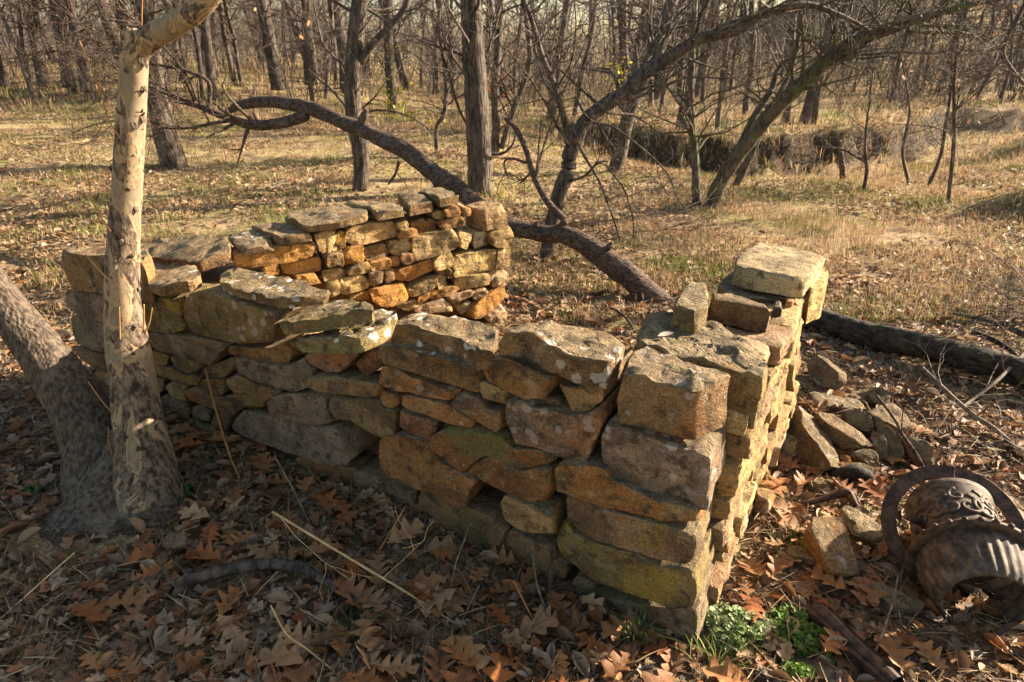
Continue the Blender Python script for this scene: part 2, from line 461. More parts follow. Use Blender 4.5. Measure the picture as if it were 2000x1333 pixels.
# ------------------------------------------------------------ stones
def resample(poly, step):
    P = np.asarray(poly, float)
    N = np.roll(P, -1, 0)                                     # knock the corners off
    P = np.stack([P * .94 + N * .06, P * .06 + N * .94], 1).reshape(-1, P.shape[1])
    L = np.linalg.norm(np.roll(P, -1, 0) - P, axis=1); S = np.concatenate([[0], np.cumsum(L)])
    n = int(np.clip(round(S[-1] / step), 14, 72))
    t = np.arange(n) / n * S[-1]
    Pc = np.concatenate([P, P[:1]])
    return np.stack([np.interp(t, S, Pc[:, k]) for k in range(P.shape[1])], -1)
def area2(P):
    return .5 * np.sum(P[:, 0] * np.roll(P[:, 1], -1) - P[:, 1] * np.roll(P[:, 0], -1))
_seed = [0.0]
def stone_verts(poly, depth, bevel=.016, gap=.004, step=.022, rough=.006, tilt=(0, 0), taper=.05, fade=True, top_rough=None):
    """rounded rough block: outline poly in the (u, v) plane, its face at w = 0, its body behind it"""
    P = np.asarray(poly, float)
    if area2(P) < 0: P = P[::-1]
    P = resample(P, step)
    n = len(P)
    d = np.roll(P, -1, 0) - np.roll(P, 1, 0); d /= np.linalg.norm(d, axis=1)[:, None] + 1e-9
    nin = np.stack([-d[:, 1], d[:, 0]], -1)
    c = P.mean(0); X = P - c
    w, ev = np.linalg.eigh(X.T @ X)
    ax = ev[:, 1]; s = X @ ax; t = X @ ev[:, 0]
    half = max(0.0, (s.max() - s.min()) / 2 - (t.max() - t.min()) / 2) * .9
    smid = (s.max() + s.min()) / 2
    tgt = c + np.outer(np.clip(s, smid - half, smid + half), ax)
    minw = min(s.max() - s.min(), t.max() - t.min())
    bevel = min(bevel, minw * .22)
    P0 = P + nin * gap
    rings = []
    ns = max(2, int(depth / .035)) if depth > .03 else 2
    for k in range(ns):
        f = k / ns
        rings.append((P0 * (1 - taper * (1 - f)) + c * taper * (1 - f), -depth + f * (depth - bevel)))
    rings.append((P0, -bevel))
    rings.append((P0 + nin * bevel * .25, -bevel * .35))
    Pb = P0 + nin * bevel * .9
    rings.append((Pb, 0.0))
    m = int(np.clip(minw * .5 / (step * 1.1), 2, 8))
    for k in range(1, m + 1):
        f = k / m
        rings.append((Pb * (1 - f) + tgt * f, 0.0))
    V = np.concatenate([np.column_stack([r, np.full(n, z)]) for r, z in rings])
    fw = np.clip((V[:, 2] + depth) / depth, 0, 1)
    _seed[0] += 3.71
    sd = np.array([_seed[0], _seed[0] * .37, -_seed[0] * .61])
    q = V + sd
    front = sstep(-bevel, 0, V[:, 2])
    tr = rough if top_rough is None else top_rough
    dw = tr * (1.7 * fbm(q * 9, 2) + .9 * fbm(q * 32, 2))
    V2 = V.copy()
    V2[:, 2] += dw * front + (tilt[0] * (V[:, 0] - c[0]) + tilt[1] * (V[:, 1] - c[1])) * fw
    rad = V[:, :2] - c; rl = np.linalg.norm(rad, axis=1)[:, None] + 1e-6
    du = rough * (1.5 * fbm(q * 11 + 40, 2) + .7 * perlin(q * 38))
    V2[:, :2] += rad / rl * (du * (1 - front * .6))[:, None]
    # broken corners: a few planes clip the block to flat facets
    rng = np.random.RandomState(int(_seed[0] * 100) % 100000)
    ext = V2.max(0) - V2.min(0); mid3 = np.array([c[0], c[1], -depth * .5])
    for _ in range(rng.randint(4, 8)):
        a = rng.uniform(0, 2 * math.pi); nn = np.array([math.cos(a), math.sin(a), rng.uniform(.15, 1.0)]); nn /= np.linalg.norm(nn)
        dd = (V2 - mid3) @ nn; lim = dd.max() - rng.uniform(.003, .017) * min(1.0, (minw / .10) ** 1.5)
        over_ = np.maximum(dd - lim, 0) * .92
        V2 = V2 - over_[:, None] * nn
    R = len(rings)
    i = np.arange(R - 1)[:, None] * n; j = np.arange(n)[None, :]; j2 = (j + 1) % n
    Q = np.stack([i + j, i + j2, i + n + j2, i + n + j], -1).reshape(-1, 4)
    T = np.array([(0, k + 1, k) for k in range(1, n - 1)])
    return V2, Q, T
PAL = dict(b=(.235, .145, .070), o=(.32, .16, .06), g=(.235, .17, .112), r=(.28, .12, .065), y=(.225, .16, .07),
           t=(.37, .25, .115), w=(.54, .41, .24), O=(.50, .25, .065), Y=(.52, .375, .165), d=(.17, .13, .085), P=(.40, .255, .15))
def put_stone(name, uvw, frame, parent, color='b', **kw):
    V, Q, T = uvw
    o, U, Vv, N = frame
    W = o + V[:, :1] * U + V[:, 1:2] * Vv + V[:, 2:] * N
    c = W.mean(0)
    me = mesh(name, W - c, Q, T, [M_STONE]); me.set_sharp_from_angle(angle=math.radians(32))
    ob = obj(name, me, parent, c)
    k = np.array(PAL[color]) * RS.uniform(.86, 1.14) * (1 + RS.uniform(-.05, .05, 3))
    ob.color = (*[float(v) for v in k], 1)
    pr = dict(rust=.5, crust=.8, green=0.0, yellow=0.0, lichen=0.0, pitted=.25); pr.update(kw)
    for a, b in pr.items(): ob[a] = float(b)
    return ob
def face_stone(pts, frame, depth, parent, color='b', prot=0.0, **kw):
    """pts are pixels; the stone's face lies on the wall plane of frame, moved out by prot"""
    o, U, Vv, N = frame
    o2 = o + N * prot
    P = [on_plane(x, y, o2, N) - o2 for x, y in pts]
    uv = np.array([(p @ U, p @ Vv) for p in P])
    g = {k: kw.pop(k) for k in ('bevel', 'gap', 'rough', 'step', 'tilt') if k in kw}
    g.setdefault('tilt', tuple(RS.uniform(-.07, .07, 2)))
    return put_stone('stone', stone_verts(uv, depth, **g), (o2, U, Vv, N), parent, color, **kw)
UP = np.array([0, 0, 1.0])
def cap_stone(top, front, bottom, frame, parent, color='b', over=0.02, z=None, thick=None, slope=0.0, name='stone', **kw):
    """top = pixels of the upper face, front = how many of them (the first ones) lie above the wall face;
    bottom = pixels along the lower front edge; the block is as thick as they are apart"""
    if z is None:
        o, U, Vv, N = frame; o2 = o + N * over
        F = np.array([on_plane(x, y, o2, N) for x, y in top[:front]])
        u = (F - o2) @ U
        k, z0 = np.polyfit(u, F[:, 2], 1) if len(u) > 2 or abs(u[0] - u[-1]) > .05 else (0, F[:, 2].mean())
        k = float(np.clip(k, -.25, .25)); z0 = (F[:, 2] - k * u).mean()
        Bt = np.array([on_plane(x, y, o2, N)[2] for x, y in bottom])
        if thick is None: thick = float(np.clip(F[:, 2].mean() - Bt.mean(), .035, .3))
        Ax = U + UP * k
        p0 = o2 + UP * z0
    else:
        Ax = np.array([1.0, 0, 0]); p0 = np.array([0, 0, z]); N = np.array([0, -1.0, 0])
    Ax = Ax / np.linalg.norm(Ax)
    Bx = -N + UP * slope; Bx = Bx - Ax * (Bx @ Ax); Bx /= np.linalg.norm(Bx)
    Nn = np.cross(Ax, Bx)
    if Nn[2] < 0: Nn = -Nn
    P = np.array([on_plane(x, y, p0, Nn) for x, y in top]) - p0
    uv = np.column_stack([P @ Ax, P @ Bx])
    g = {k: kw.pop(k) for k in ('bevel', 'gap', 'rough', 'step', 'taper', 'top_rough') if k in kw}
    g.setdefault('bevel', .0045); g.setdefault('rough', .007); g.setdefault('taper', .03)
    return put_stone(name, stone_verts(uv, thick, **g), (p0, Ax, Bx, Nn), parent, color, **kw)
def Z(o, sc, *pts):
    return [(o[0] + x / sc, o[1] + y / sc) for x, y in pts]

A0 = np.array([.553, 1.418, 0.0]); B0 = np.array([-2.03, 2.90, 0.0])
Uf = (B0 - A0) / np.linalg.norm(B0 - A0); Nf = np.array([-Uf[1], Uf[0], 0.0])
if Nf[1] > 0: Nf = -Nf
FRONT = (A0, -Uf, UP, Nf)
C0 = np.array([-.05, 3.468, 0.0]); Ub = np.array([.8884, .4591, 0.0]); Nb = np.array([.4591, -.8884, 0.0])
BACK = (C0, Ub, UP, Nb)
Ur = np.array([.5127, .8586, 0.0]); Nr = np.array([.8586, -.5127, 0.0])
RIGHT = (A0, Ur, UP, Nr)

ruin = obj('stone_ruin', None, None, (0, 0, 0), 'roofless dry laid sandstone ruin of three low crumbling walls', 'ruin')
def core(boxes, frame, label):
    """rubble filling between the two faces of a wall; boxes are (u0, u1, w0, w1, z0, z1)"""
    S = Soup(); o, U, Vv, N = frame
    for (u0, u1, w0, w1, z0, z1) in boxes:
        nu, nz, nw = max(2, int((u1 - u0) / .05)), max(2, int((z1 - z0) / .05)), 5
        for (axis, fixed) in (('w', w0), ('w', w1), ('u', u0), ('u', u1), ('z', z1)):
            if axis == 'w': a, b = np.meshgrid(np.linspace(u0, u1, nu), np.linspace(z0, z1, nz)); Pu, Pz, Pw = a, b, np.full_like(a, fixed)
            elif axis == 'u': a, b = np.meshgrid(np.linspace(w0, w1, nw), np.linspace(z0, z1, nz)); Pw, Pz, Pu = a, b, np.full_like(a, fixed)
            else: a, b = np.meshgrid(np.linspace(u0, u1, nu), np.linspace(w0, w1, nw)); Pu, Pw, Pz = a, b, np.full_like(a, fixed)
            P = o + Pu.reshape(-1, 1) * U + Pw.reshape(-1, 1) * N + Pz.reshape(-1, 1) * UP
            P = P + (np.stack([perlin(P * 9), perlin(P * 9 + 30), perlin(P * 9 + 60)], -1)) * .012
            r, c = a.shape
            i = (np.arange(r - 1)[:, None] * c + np.arange(c - 1)[None, :]).ravel()
            S.add(P, np.stack([i, i + 1, i + c + 1, i + c], -1))
    ob = obj('wall_core', S.mesh('wall_core', M_STONE), ruin, None, label)
    ob.color = (.19, .13, .07, 1)
    for a in ('rust', 'crust'): ob[a] = .5
    return ob
LF = float(np.linalg.norm(B0 - A0))
hole = on_plane(722, 885, A0, Nf); hu = float((hole - A0) @ (-Uf))      # u is negative to the left
core_f = core([(-LF + .05, hu - .07, -.36, -.13, -.1, .50), (hu + .07, -.16, -.36, -.13, -.1, .60),
               (hu - .07, hu + .07, -.36, -.13, -.1, .125), (hu - .07, hu + .07, -.36, -.13, .30, .44)], FRONT, 'shaded front wall of large weathered blocks')
core_b = core([(-1.62, -.06, -.34, -.10, -.1, .62)], BACK, 'sunlit inner face of the far wall in small golden stones')
core_r = core([(.30, 1.28, -.36, -.09, -.1, .60)], RIGHT, 'short wall at the right with a brightly lit outer face')

# --- front wall, traced stone by stone
a_, b_, c_, d_, e_, g_, l_ = (250, 560), (250, 760), (600, 600), (600, 800), (900, 700), (950, 930), (0, 433)
s5, s4, s3 = 4.9925, 4.0, 2.855
FS = [
 ('y', .012, dict(yellow=.95, green=.4), Z(a_, s5, (60,50),(270,100),(480,110),(520,430),(425,478),(160,425),(60,380))),
 ('b', .03, dict(green=.35, lichen=.3), Z(a_, s5, (490,170),(560,90),(760,20),(900,60),(1100,150),(1400,215),(1560,250),(1440,360),(1440,450),(1380,575),(1180,580),(860,530),(620,490),(560,440),(510,300))),
 ('b', .02, {}, Z(a_, s5, (185,450),(430,485),(620,500),(850,540),(975,560),(870,700),(810,770),(700,740),(480,670),(270,630),(200,590))),
 ('o', .0, {}, Z(a_, s5, (985,575),(1200,595),(1400,595),(1570,520),(1690,640),(1600,720),(1560,770),(1300,745),(1140,690),(990,650))),
 ('y', .0, dict(yellow=.5, green=.8), Z(a_, s5, (140,620),(230,630),(400,680),(390,760),(270,780),(150,750))),
 ('y', .015, dict(yellow=.9, green=.8), Z(a_, s5, (390,690),(450,670),(760,760),(700,820),(560,870),(480,830),(420,770))),
 ('b', -.01, {}, Z(a_, s5, (700,840),(780,770),(1040,680),(1030,830),(930,900),(800,900))),
 ('y', .0, dict(green=.9, yellow=.3), Z(a_, s5, (150,775),(330,770),(430,820),(560,875),(720,880),(690,970),(500,940),(350,880),(160,860))),
 ('b', -.005, dict(green=.5), Z(a_, s5, (170,880),(330,890),(340,1020),(220,1055),(180,1000))),
 ('y', .01, dict(yellow=1, green=.7), Z(a_, s5, (345,950),(420,940),(600,970),(550,1120),(440,1090),(350,1040))),
 ('b', .0, {}, Z(a_, s5, (700,900),(940,910),(930,1040),(890,1080),(760,1060),(670,1000))),
 ('b', .01, {}, Z(a_, s5, (570,1000),(660,985),(760,1070),(900,1090),(1050,1060),(1140,1180),(1000,1260),(900,1230),(760,1170),(600,1100))),
 ('b', .012, dict(green=.5), Z(a_, s5, (960,900),(1040,845),(1250,950),(1480,1010),(1500,1040),(1330,1130),(1290,1200),(1170,1190),(1050,1100),(1000,1000))),
 ('g', .02, {}, Z(a_, s5, (1040,720),(1090,685),(1300,750),(1560,780),(1700,700),(1780,830),(1740,1010),(1650,1045),(1450,1000),(1250,930),(1100,850),(1045,790))),
 ('g', .02, {}, Z(b_, s5, (1310,160),(1440,65),(1600,45),(1870,55),(1985,300),(1990,345),(1780,355),(1520,310),(1340,260))),
 ('d', .0, dict(green=.7), Z(b_, s5, (230,130),(350,60),(550,120),(600,260),(420,260),(240,230))),
 ('d', .0, dict(green=.9), Z(b_, s5, (610,190),(700,150),(810,210),(820,240),(780,330),(640,340),(610,270))),
 ('d', .01, dict(green=.8), Z(b_, s5, (250,250),(420,265),(620,340),(740,360),(720,520),(600,600),(420,580),(290,540),(260,400))),
 ('b', .0, {}, Z(b_, s5, (800,310),(840,240),(930,230),(1000,290),(960,420),(880,410),(800,380))),
 ('g', .03, {}, [(442,832),(450,814),(468,806),(510,813),(554,824),(607,832),(668,836),(690,896),(676,910),(640,907),(600,897),(560,884),(500,867),(450,850)]),
 ('b', .0, dict(green=.6), Z(b_, s5, (790,470),(840,420),(980,440),(1130,510),(1330,590),(1440,620),(1540,650),(1520,780),(1330,740),(1000,680),(790,650))),
 ('b', .005, dict(green=.5), [(571,898),(583,892),(650,907),(676,912),(692,922),(684,947),(668,962),(630,962),(590,948),(573,918)]),
 ('g', .0, {}, Z(d_, s5, (400,640),(450,600),(560,600),(700,640),(1000,780),(1060,800),(1055,1060),(940,1060),(680,1000),(500,900),(410,830))),
 ('o', .035, dict(crust=1), Z(d_, s5, (665,400),(700,290),(850,275),(1000,280),(1200,350),(1290,520),(1550,630),(1680,700),(1600,760),(1560,940),(1350,900),(1270,830),(1000,770),(720,660),(680,550))),
 ('b', .015, dict(green=.4), Z(d_, s5, (1060,850),(1100,800),(1270,830),(1330,910),(1560,960),(1700,1000),(1880,1120),(1940,1170),(1880,1380),(1600,1360),(1250,1220),(1090,1110),(1060,1000))),
 ('P', .0, dict(rust=.8), Z(c_, s5, (-30,430),(270,450),(480,460),(430,540),(320,645),(140,640),(10,560))),
 ('r', -.02, {}, Z(c_, s5, (450,560),(660,360),(700,440),(760,560),(560,690),(520,650))),
 ('b', .02, {}, Z(c_, s5, (10,690),(60,670),(300,690),(680,760),(690,880),(600,890),(430,870),(130,830),(10,790))),
 ('b', .012, dict(green=.6), Z(c_, s5, (130,840),(300,890),(690,900),(710,980),(800,1010),(860,1040),(850,1230),(770,1290),(650,1250),(540,1180),(440,1110),(300,1090),(230,1010))),
 ('o', .0, {}, Z(c_, s5, (690,820),(880,850),(900,900),(880,1000),(740,990),(700,900))),
 ('b', .015, dict(rust=.7), Z(c_, s5, (690,400),(740,335),(880,345),(1060,430),(1640,590),(1690,740),(1680,890),(1500,840),(1240,750),(950,650),(760,560),(710,480))),
 ('o', .02, dict(rust=1, lichen=.7), Z(c_, s5, (675,650),(700,590),(800,590),(980,665),(1240,775),(1440,845),(1410,930),(1300,920),(1020,850),(820,810),(680,770))),
 ('o', .022, dict(lichen=.8, green=.3), Z(c_, s5, (880,930),(930,855),(1200,905),(1400,985),(1450,1045),(1600,1110),(1620,1170),(1560,1190),(1350,1140),(1230,1080),(1000,1000))),
 ('g', .01, {}, Z(c_, s5, (1400,940),(1450,840),(1700,905),(1730,1000),(1930,1045),(1920,1190),(1860,1240),(1650,1170),(1600,1090),(1430,1020))),
 ('t', .0, {}, Z(c_, s5, (1665,740),(1720,720),(1960,830),(1930,1040),(1740,970),(1690,850))),
 ('r', .01, dict(rust=1), Z(c_, s5, (885,1005),(1020,1045),(1240,1120),(1265,1210),(1180,1300),(1000,1260),(890,1200))),
 ('r', -.03, {}, Z(c_, s5, (1262,1130),(1370,1155),(1300,1220))),
 ('o', .03, dict(rust=.9), Z(e_, s5, (180,100),(230,20),(400,0),(560,40),(800,150),(880,200),(880,330),(820,400),(620,400),(480,340),(250,220))),
 ('t', .0, {}, Z(e_, s5, (920,250),(1000,270),(1130,290),(1290,240),(1420,180),(1390,420),(1200,560),(1060,550),(1000,400),(940,340))),
 ('g', .02, dict(lichen=.3), Z(e_, s5, (445,420),(500,360),(620,410),(700,490),(1020,540),(1200,570),(1390,450),(1380,640),(1290,820),(1220,1020),(1100,1030),(900,960),(700,880),(480,830),(440,690))),
 ('g', -.02, {}, Z(e_, s5, (640,405),(860,385),(960,420),(1010,530),(720,490))),
 ('o', .025, dict(green=1), [(839,858),(874,834),(930,840),(978,856),(1002,880),(1044,884),(1098,899),(1064,912),(1018,919),(990,910),(958,893),(942,893),(925,905),(908,921),(884,916),(862,892)]),
 ('o', .03, dict(rust=.8, green=.3), [(908,923),(926,907),(942,896),(960,896),(990,914),(1018,922),(1066,915),(1078,924),(1080,950),(1070,975),(1058,990),(1040,988),(1000,972),(962,950),(940,940)]),
 ('y', .035, dict(rust=.9, crust=1), [(1080,926),(1090,905),(1112,901),(1150,908),(1182,917),(1190,937),(1225,953),(1287,979),(1362,1004),(1362,1041),(1325,1035),(1262,1012),(1175,990),(1125,970),(1090,955)]),
 ('g', .01, dict(lichen=.5), [(1169,852),(1178,830),(1194,822),(1220,830),(1300,866),(1345,880),(1366,876),(1388,896),(1384,950),(1378,1003),(1340,995),(1287,976),(1225,950),(1186,932),(1176,890)]),
 ('g', .025, dict(yellow=.35), Z(g_, s4, (610,200),(640,140),(760,200),(900,250),(1250,345),(1645,455),(1640,560),(1640,660),(1560,690),(1350,660),(1080,570),(850,520),(680,460),(620,330))),
 ('y', .015, dict(yellow=.45, green=.15), Z(g_, s4, (510,460),(590,365),(660,455),(850,530),(1080,580),(1350,680),(1560,700),(1645,720),(1650,1000),(1450,1030),(1200,960),(880,850),(680,750),(560,640))),
 ('g', .0, dict(green=.6), [(1112,1180),(1115,1149),(1200,1172),(1312,1190),(1362,1182),(1364,1225),(1364,1290),(1300,1285),(1225,1250),(1170,1215)]),
 ('t', .02, {}, Z(g_, s4, (105,210),(150,130),(430,250),(520,290),(510,400),(520,530),(430,520),(300,460),(150,390))),
 ('b', .0, dict(rust=.7), Z(g_, s4, (105,520),(180,420),(340,500),(520,560),(560,650),(640,710),(620,800),(360,760),(150,660))),
 ('P', -.02, {}, Z(g_, s4, (640,850),(700,770),(860,850),(850,1020),(780,1100),(620,1030))),
 ('g', .0, {}, Z(l_, s3, (360,400),(390,375),(600,420),(740,440),(740,600),(530,560),(380,490))),
 ('g', .015, dict(green=.4), Z(l_, s3, (365,560),(400,520),(600,585),(800,650),(800,760),(600,740),(500,720),(390,680))),
 ('b', .0, dict(rust=.8), Z(l_, s3, (410,700),(500,725),(600,750),(780,775),(780,850),(610,830),(540,820),(460,760))),
 ('b', .0, dict(green=.5), Z(l_, s3, (530,835),(620,845),(800,860),(820,960),(700,960),(560,930))),
 ('d', .0, dict(green=.5), Z(l_, s3, (560,940),(700,970),(850,970),(860,1120),(740,1100),(600,1040))),
]
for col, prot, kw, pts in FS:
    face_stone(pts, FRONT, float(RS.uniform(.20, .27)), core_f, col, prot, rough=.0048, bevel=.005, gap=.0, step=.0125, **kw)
CAPS_F = [
 ('b', 3, dict(lichen=.5), Z(l_, s3, (310,172),(600,195),(800,225),(850,190),(790,140),(600,130),(360,148)), Z(l_, s3, (350,352),(600,400))),
 ('b', 3, dict(lichen=1), Z(l_, s3, (770,320),(880,362),(1075,330),(1130,300),(1100,250),(1000,200),(900,185),(770,215)), Z(l_, s3, (780,390),(920,425),(1070,382))),
 ('y', 4, dict(lichen=1, green=.3), Z(l_, s3, (1210,345),(1380,395),(1560,440),(1810,410),(1850,388),(1600,310),(1330,260),(1240,270)), Z(l_, s3, (1230,392),(1400,458),(1620,497),(1820,452))),
 ('y', 3, dict(green=.7, lichen=1), [(540,632),(600,628),(672,614),(728,604),(728,590),(690,586),(640,588),(575,610)], [(550,658),(610,650),(672,640)]),
 ('y', 4, dict(lichen=1, green=.4), [(569,662),(640,666),(700,662),(740,645),(778,612),(766,603),(716,612),(650,640)], [(580,686),(620,690),(688,691),(738,668)]),
 ('b', 5, dict(lichen=1), [(745,630),(800,634),(845,647),(890,656),(937,688),(968,684),(974,642),(900,620),(800,609)], [(744,662),(776,665),(840,697),(928,719)]),
 ('b', 5, dict(rust=.7, lichen=.5, pitted=.7), [(972,648),(1028,652),(1080,682),(1140,706),(1197,716),(1227,674),(1200,645),(1060,627),(990,632)], [(972,688),(1032,716),(1102,756),(1142,760),(1190,737)]),
 ('b', 4, dict(rust=.9, lichen=.3, pitted=.5), [(1200,732),(1245,738),(1315,754),(1360,764),(1434,738),(1417,714),(1370,709),(1300,694),(1264,678),(1212,698)], [(1178,808),(1217,832),(1350,873)]),
]
for col, nf, kw, top, bot in CAPS_F:
    cap_stone(top, nf, bot, FRONT, core_f, col, over=.03, step=.018, rough=.0075, top_rough=.009, **kw)
# loose stones that cap the right wall
CAPS_R = [
 ('y', .80, .17, dict(pitted=1.2, crust=1), [(1240,668),(1262,678),(1312,696),(1378,708),(1450,726),(1496,738),(1512,706),(1494,684),(1402,630),(1345,617),(1290,608),(1262,614),(1248,638)]),
 ('b', .845, .085, dict(crust=.7), [(1386,584),(1440,592),(1508,606),(1506,592),(1440,572),(1390,568)]),
 ('y', .87, .10, dict(crust=1), [(1308,600),(1330,604),(1366,612),(1386,600),(1384,550),(1342,548),(1325,575)]),
 ('w', .865, .075, dict(crust=.6, rust=.1, pitted=.05), [(1430,518),(1458,527),(1520,537),(1554,545),(1579,542),(1619,501),(1580,489),(1517,475),(1475,475),(1440,500)]),
 ('d', .775, .07, {}, [(1398,556),(1420,574),(1480,584),(1552,592),(1560,560),(1500,530),(1430,525)]),
 ('Y', .79, .13, dict(crust=.2, rust=.2), [(1574,560),(1584,572),(1614,560),(1622,530),(1600,520),(1576,540)]),
 ('t', .765, .09, dict(crust=.3), [(1497,634),(1535,634),(1544,618),(1540,612),(1500,612)]),
 ('d', .80, .09, {}, [(1508,600),(1530,602),(1533,590),(1526,584),(1508,586)]),
 ('o', .79, .10, dict(crust=.2), [(1532,590),(1552,588),(1556,568),(1536,566)]),
 ('b', .70, .08, {}, [(1420,660),(1490,680),(1520,650),(1500,630),(1440,630)]),
 ('t', .70, .08, {}, [(1530,660),(1556,660),(1572,626),(1560,610),(1536,612)]),
]
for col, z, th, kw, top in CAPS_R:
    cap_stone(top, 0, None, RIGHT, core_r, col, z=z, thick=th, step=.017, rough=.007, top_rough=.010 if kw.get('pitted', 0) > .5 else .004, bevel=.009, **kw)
# outer face of the right wall: rough courses from the corner to the end
zc = -.04
row = 0
while zc < .74:
    hh = float(RS.uniform(.045, .115))
    u = .17 + float(RS.uniform(-.06, .08))
    uend = 1.36 - .06 * (zc > .5) + float(RS.uniform(-.05, .03))
    while u < uend - .05:
        ln = float(RS.uniform(.09, .30))
        if uend - (u + ln) < .08: ln = uend - u
        j = RS.uniform(-.012, .012, 8)
        poly = np.array([(u + j[0], zc + j[1]), (u + ln * .5, zc + j[2]), (u + ln + j[3], zc + j[4]), (u + ln + j[5], zc + hh + j[6]), (u + ln * .45, zc + hh + j[7]), (u + j[2], zc + hh + j[5])])
        if not (u < .33 and zc > .66):
            V = stone_verts(poly, float(RS.uniform(.15, .2)), rough=.006, bevel=.004, gap=-.001, step=.016, tilt=tuple(RS.uniform(-.12, .12, 2)))
            fr = (A0 + Nr * float(RS.uniform(-.03, .012)), Ur, UP, Nr)
            put_stone('stone', V, fr, core_r, str(RS.choice(list('wYtYtOP'))), crust=.3, rust=.45)
        u += ln
    zc += hh
    row += 1
# --- back wall, inner face traced
q_ = (640, 340); sb = 4.4425
BS = [('Y',((145,500),(200,460),(590,420),(600,540),(420,590),(240,620),(160,600))),('O',((55,660),(90,500),(140,500),(155,640))),
 ('O',((145,650),(310,620),(320,760),(180,800),(140,760))),('t',((320,640),(500,600),(540,700),(330,755))),('Y',((510,600),(730,550),(740,680),(560,715))),
 ('Y',((745,590),(790,530),(1110,480),(1135,620),(1000,690),(830,755),(750,760))),('Y',((1140,500),(1260,520),(1260,650),(1200,670),(1130,630))),
 ('w',((1270,520),(1390,510),(1400,600),(1270,650))),('t',((600,430),(690,400),(700,480),(600,500))),('o',((610,550),(640,500),(760,480),(790,540),(620,560))),
 ('o',((700,430),(850,390),(880,490),(790,520))),('b',((860,390),(930,400),(940,480),(880,490))),('o',((950,420),(1170,380),(1185,440),(1000,490))),
 ('t',((900,340),(1010,320),(1010,400),(920,400))),('o',((1020,310),(1150,290),(1150,360),(1030,380))),('t',((1155,290),(1250,310),(1240,360),(1160,370))),
 ('Y',((175,840),(360,770),(375,850),(170,890))),('O',((375,780),(540,740),(550,820),(390,840))),('O',((550,740),(620,720),(630,790),(560,815))),
 ('P',((640,710),(735,690),(740,780),(650,790))),('O',((570,850),(900,740),(915,830),(780,890),(680,935),(590,920))),('Y',((110,920),(350,860),(360,990),(120,1060))),
 ('P',((365,850),(490,840),(490,940),(370,980))),('b',((500,830),(570,830),(580,930),(510,950))),('Y',((920,740),(1080,670),(1100,800),(940,840))),
 ('Y',((1090,720),(1250,680),(1480,660),(1440,840),(1200,890),(1100,900))),('t',((1480,660),(1600,640),(1570,840),(1460,860))),
 ('t',((1400,520),(1480,500),(1610,470),(1610,640),(1480,640),(1400,600))),('w',((945,850),(1020,830),(1030,880),(960,890))),('b',((1030,820),(1080,840),(1090,910),(1040,900))),
 ('t',((700,960),(940,880),(950,960),(850,1040),(720,1065))),('Y',((955,890),(1030,890),(1040,990),(960,1000))),('Y',((1110,910),(1390,860),(1415,950),(1180,1010),(1120,1010))),
 ('w',((1390,850),(1450,830),(1440,900),(1420,940))),('w',((1440,880),(1570,860),(1560,960),(1440,1000))),('O',((880,1030),(1100,980),(1150,1000),(1000,1070),(910,1090))),
 ('O',((360,1010),(700,960),(690,1100),(560,1150),(430,1160))),('O',((190,1060),(350,1030),(370,1090),(200,1090))),('w',((1030,1080),(1250,1010),(1260,1050),(1080,1130))),
 ('w',((1250,1040),(1390,1000),(1390,1060),(1280,1100))),('O',((1220,1180),(1330,1090),(1550,960),(1560,1070),(1430,1180),(1330,1250),(1240,1250))),
 ('Y',((590,1150),(780,1080),(800,1140),(690,1190))),('O',((790,1080),(890,1040),(880,1080),(800,1130))),('w',((740,1190),(1000,1090),(1090,1150),(1080,1200),(880,1210))),
 ('w',((1130,1150),(1240,1100),(1240,1170),(1160,1220))),('w',((1350,1250),(1550,1120),(1550,1300),(1440,1290))),('Y',((0,830),(140,820),(150,890),(0,950))),
 ('Y',((0,950),(100,920),(110,1050),(0,1090))),('Y',((0,500),(50,500),(60,660),(0,680))),('t',((70,700),(130,690),(140,800),(80,790))),('t',((0,700),(70,710),(70,800),(0,810)))]
BS = [(c, Z(q_, sb, *p)) for c, p in BS]
BS += [(c, Z(l_, s3, *p)) for c, p in [('O',((1300,200),(1560,140),(1750,110),(1740,190),(1580,230),(1400,260),(1310,250))),('O',((1560,240),(1780,200),(1790,270),(1600,305))),
 ('O',((1460,270),(1550,250),(1560,300),(1480,295))),('Y',((1750,70),(1900,50),(1920,150),(1790,175))),('t',((1800,180),(1910,160),(1920,240),(1830,260))),
 ('O',((1640,310),(1760,290),(1790,345),(1700,350))),('Y',((1800,280),(1920,260),(1920,330),(1810,340))),('Y',((1900,340),(2000,310),(2000,390),(1910,420)))]]
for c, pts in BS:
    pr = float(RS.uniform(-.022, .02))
    ob = face_stone(pts, BACK, .17, core_b, c, pr, rough=.005, bevel=.0035, gap=-.004, step=.014, crust=.3, rust=.5, tilt=tuple(RS.uniform(-.12, .12, 2)), yellow=.25 * (RS.rand() < .25))
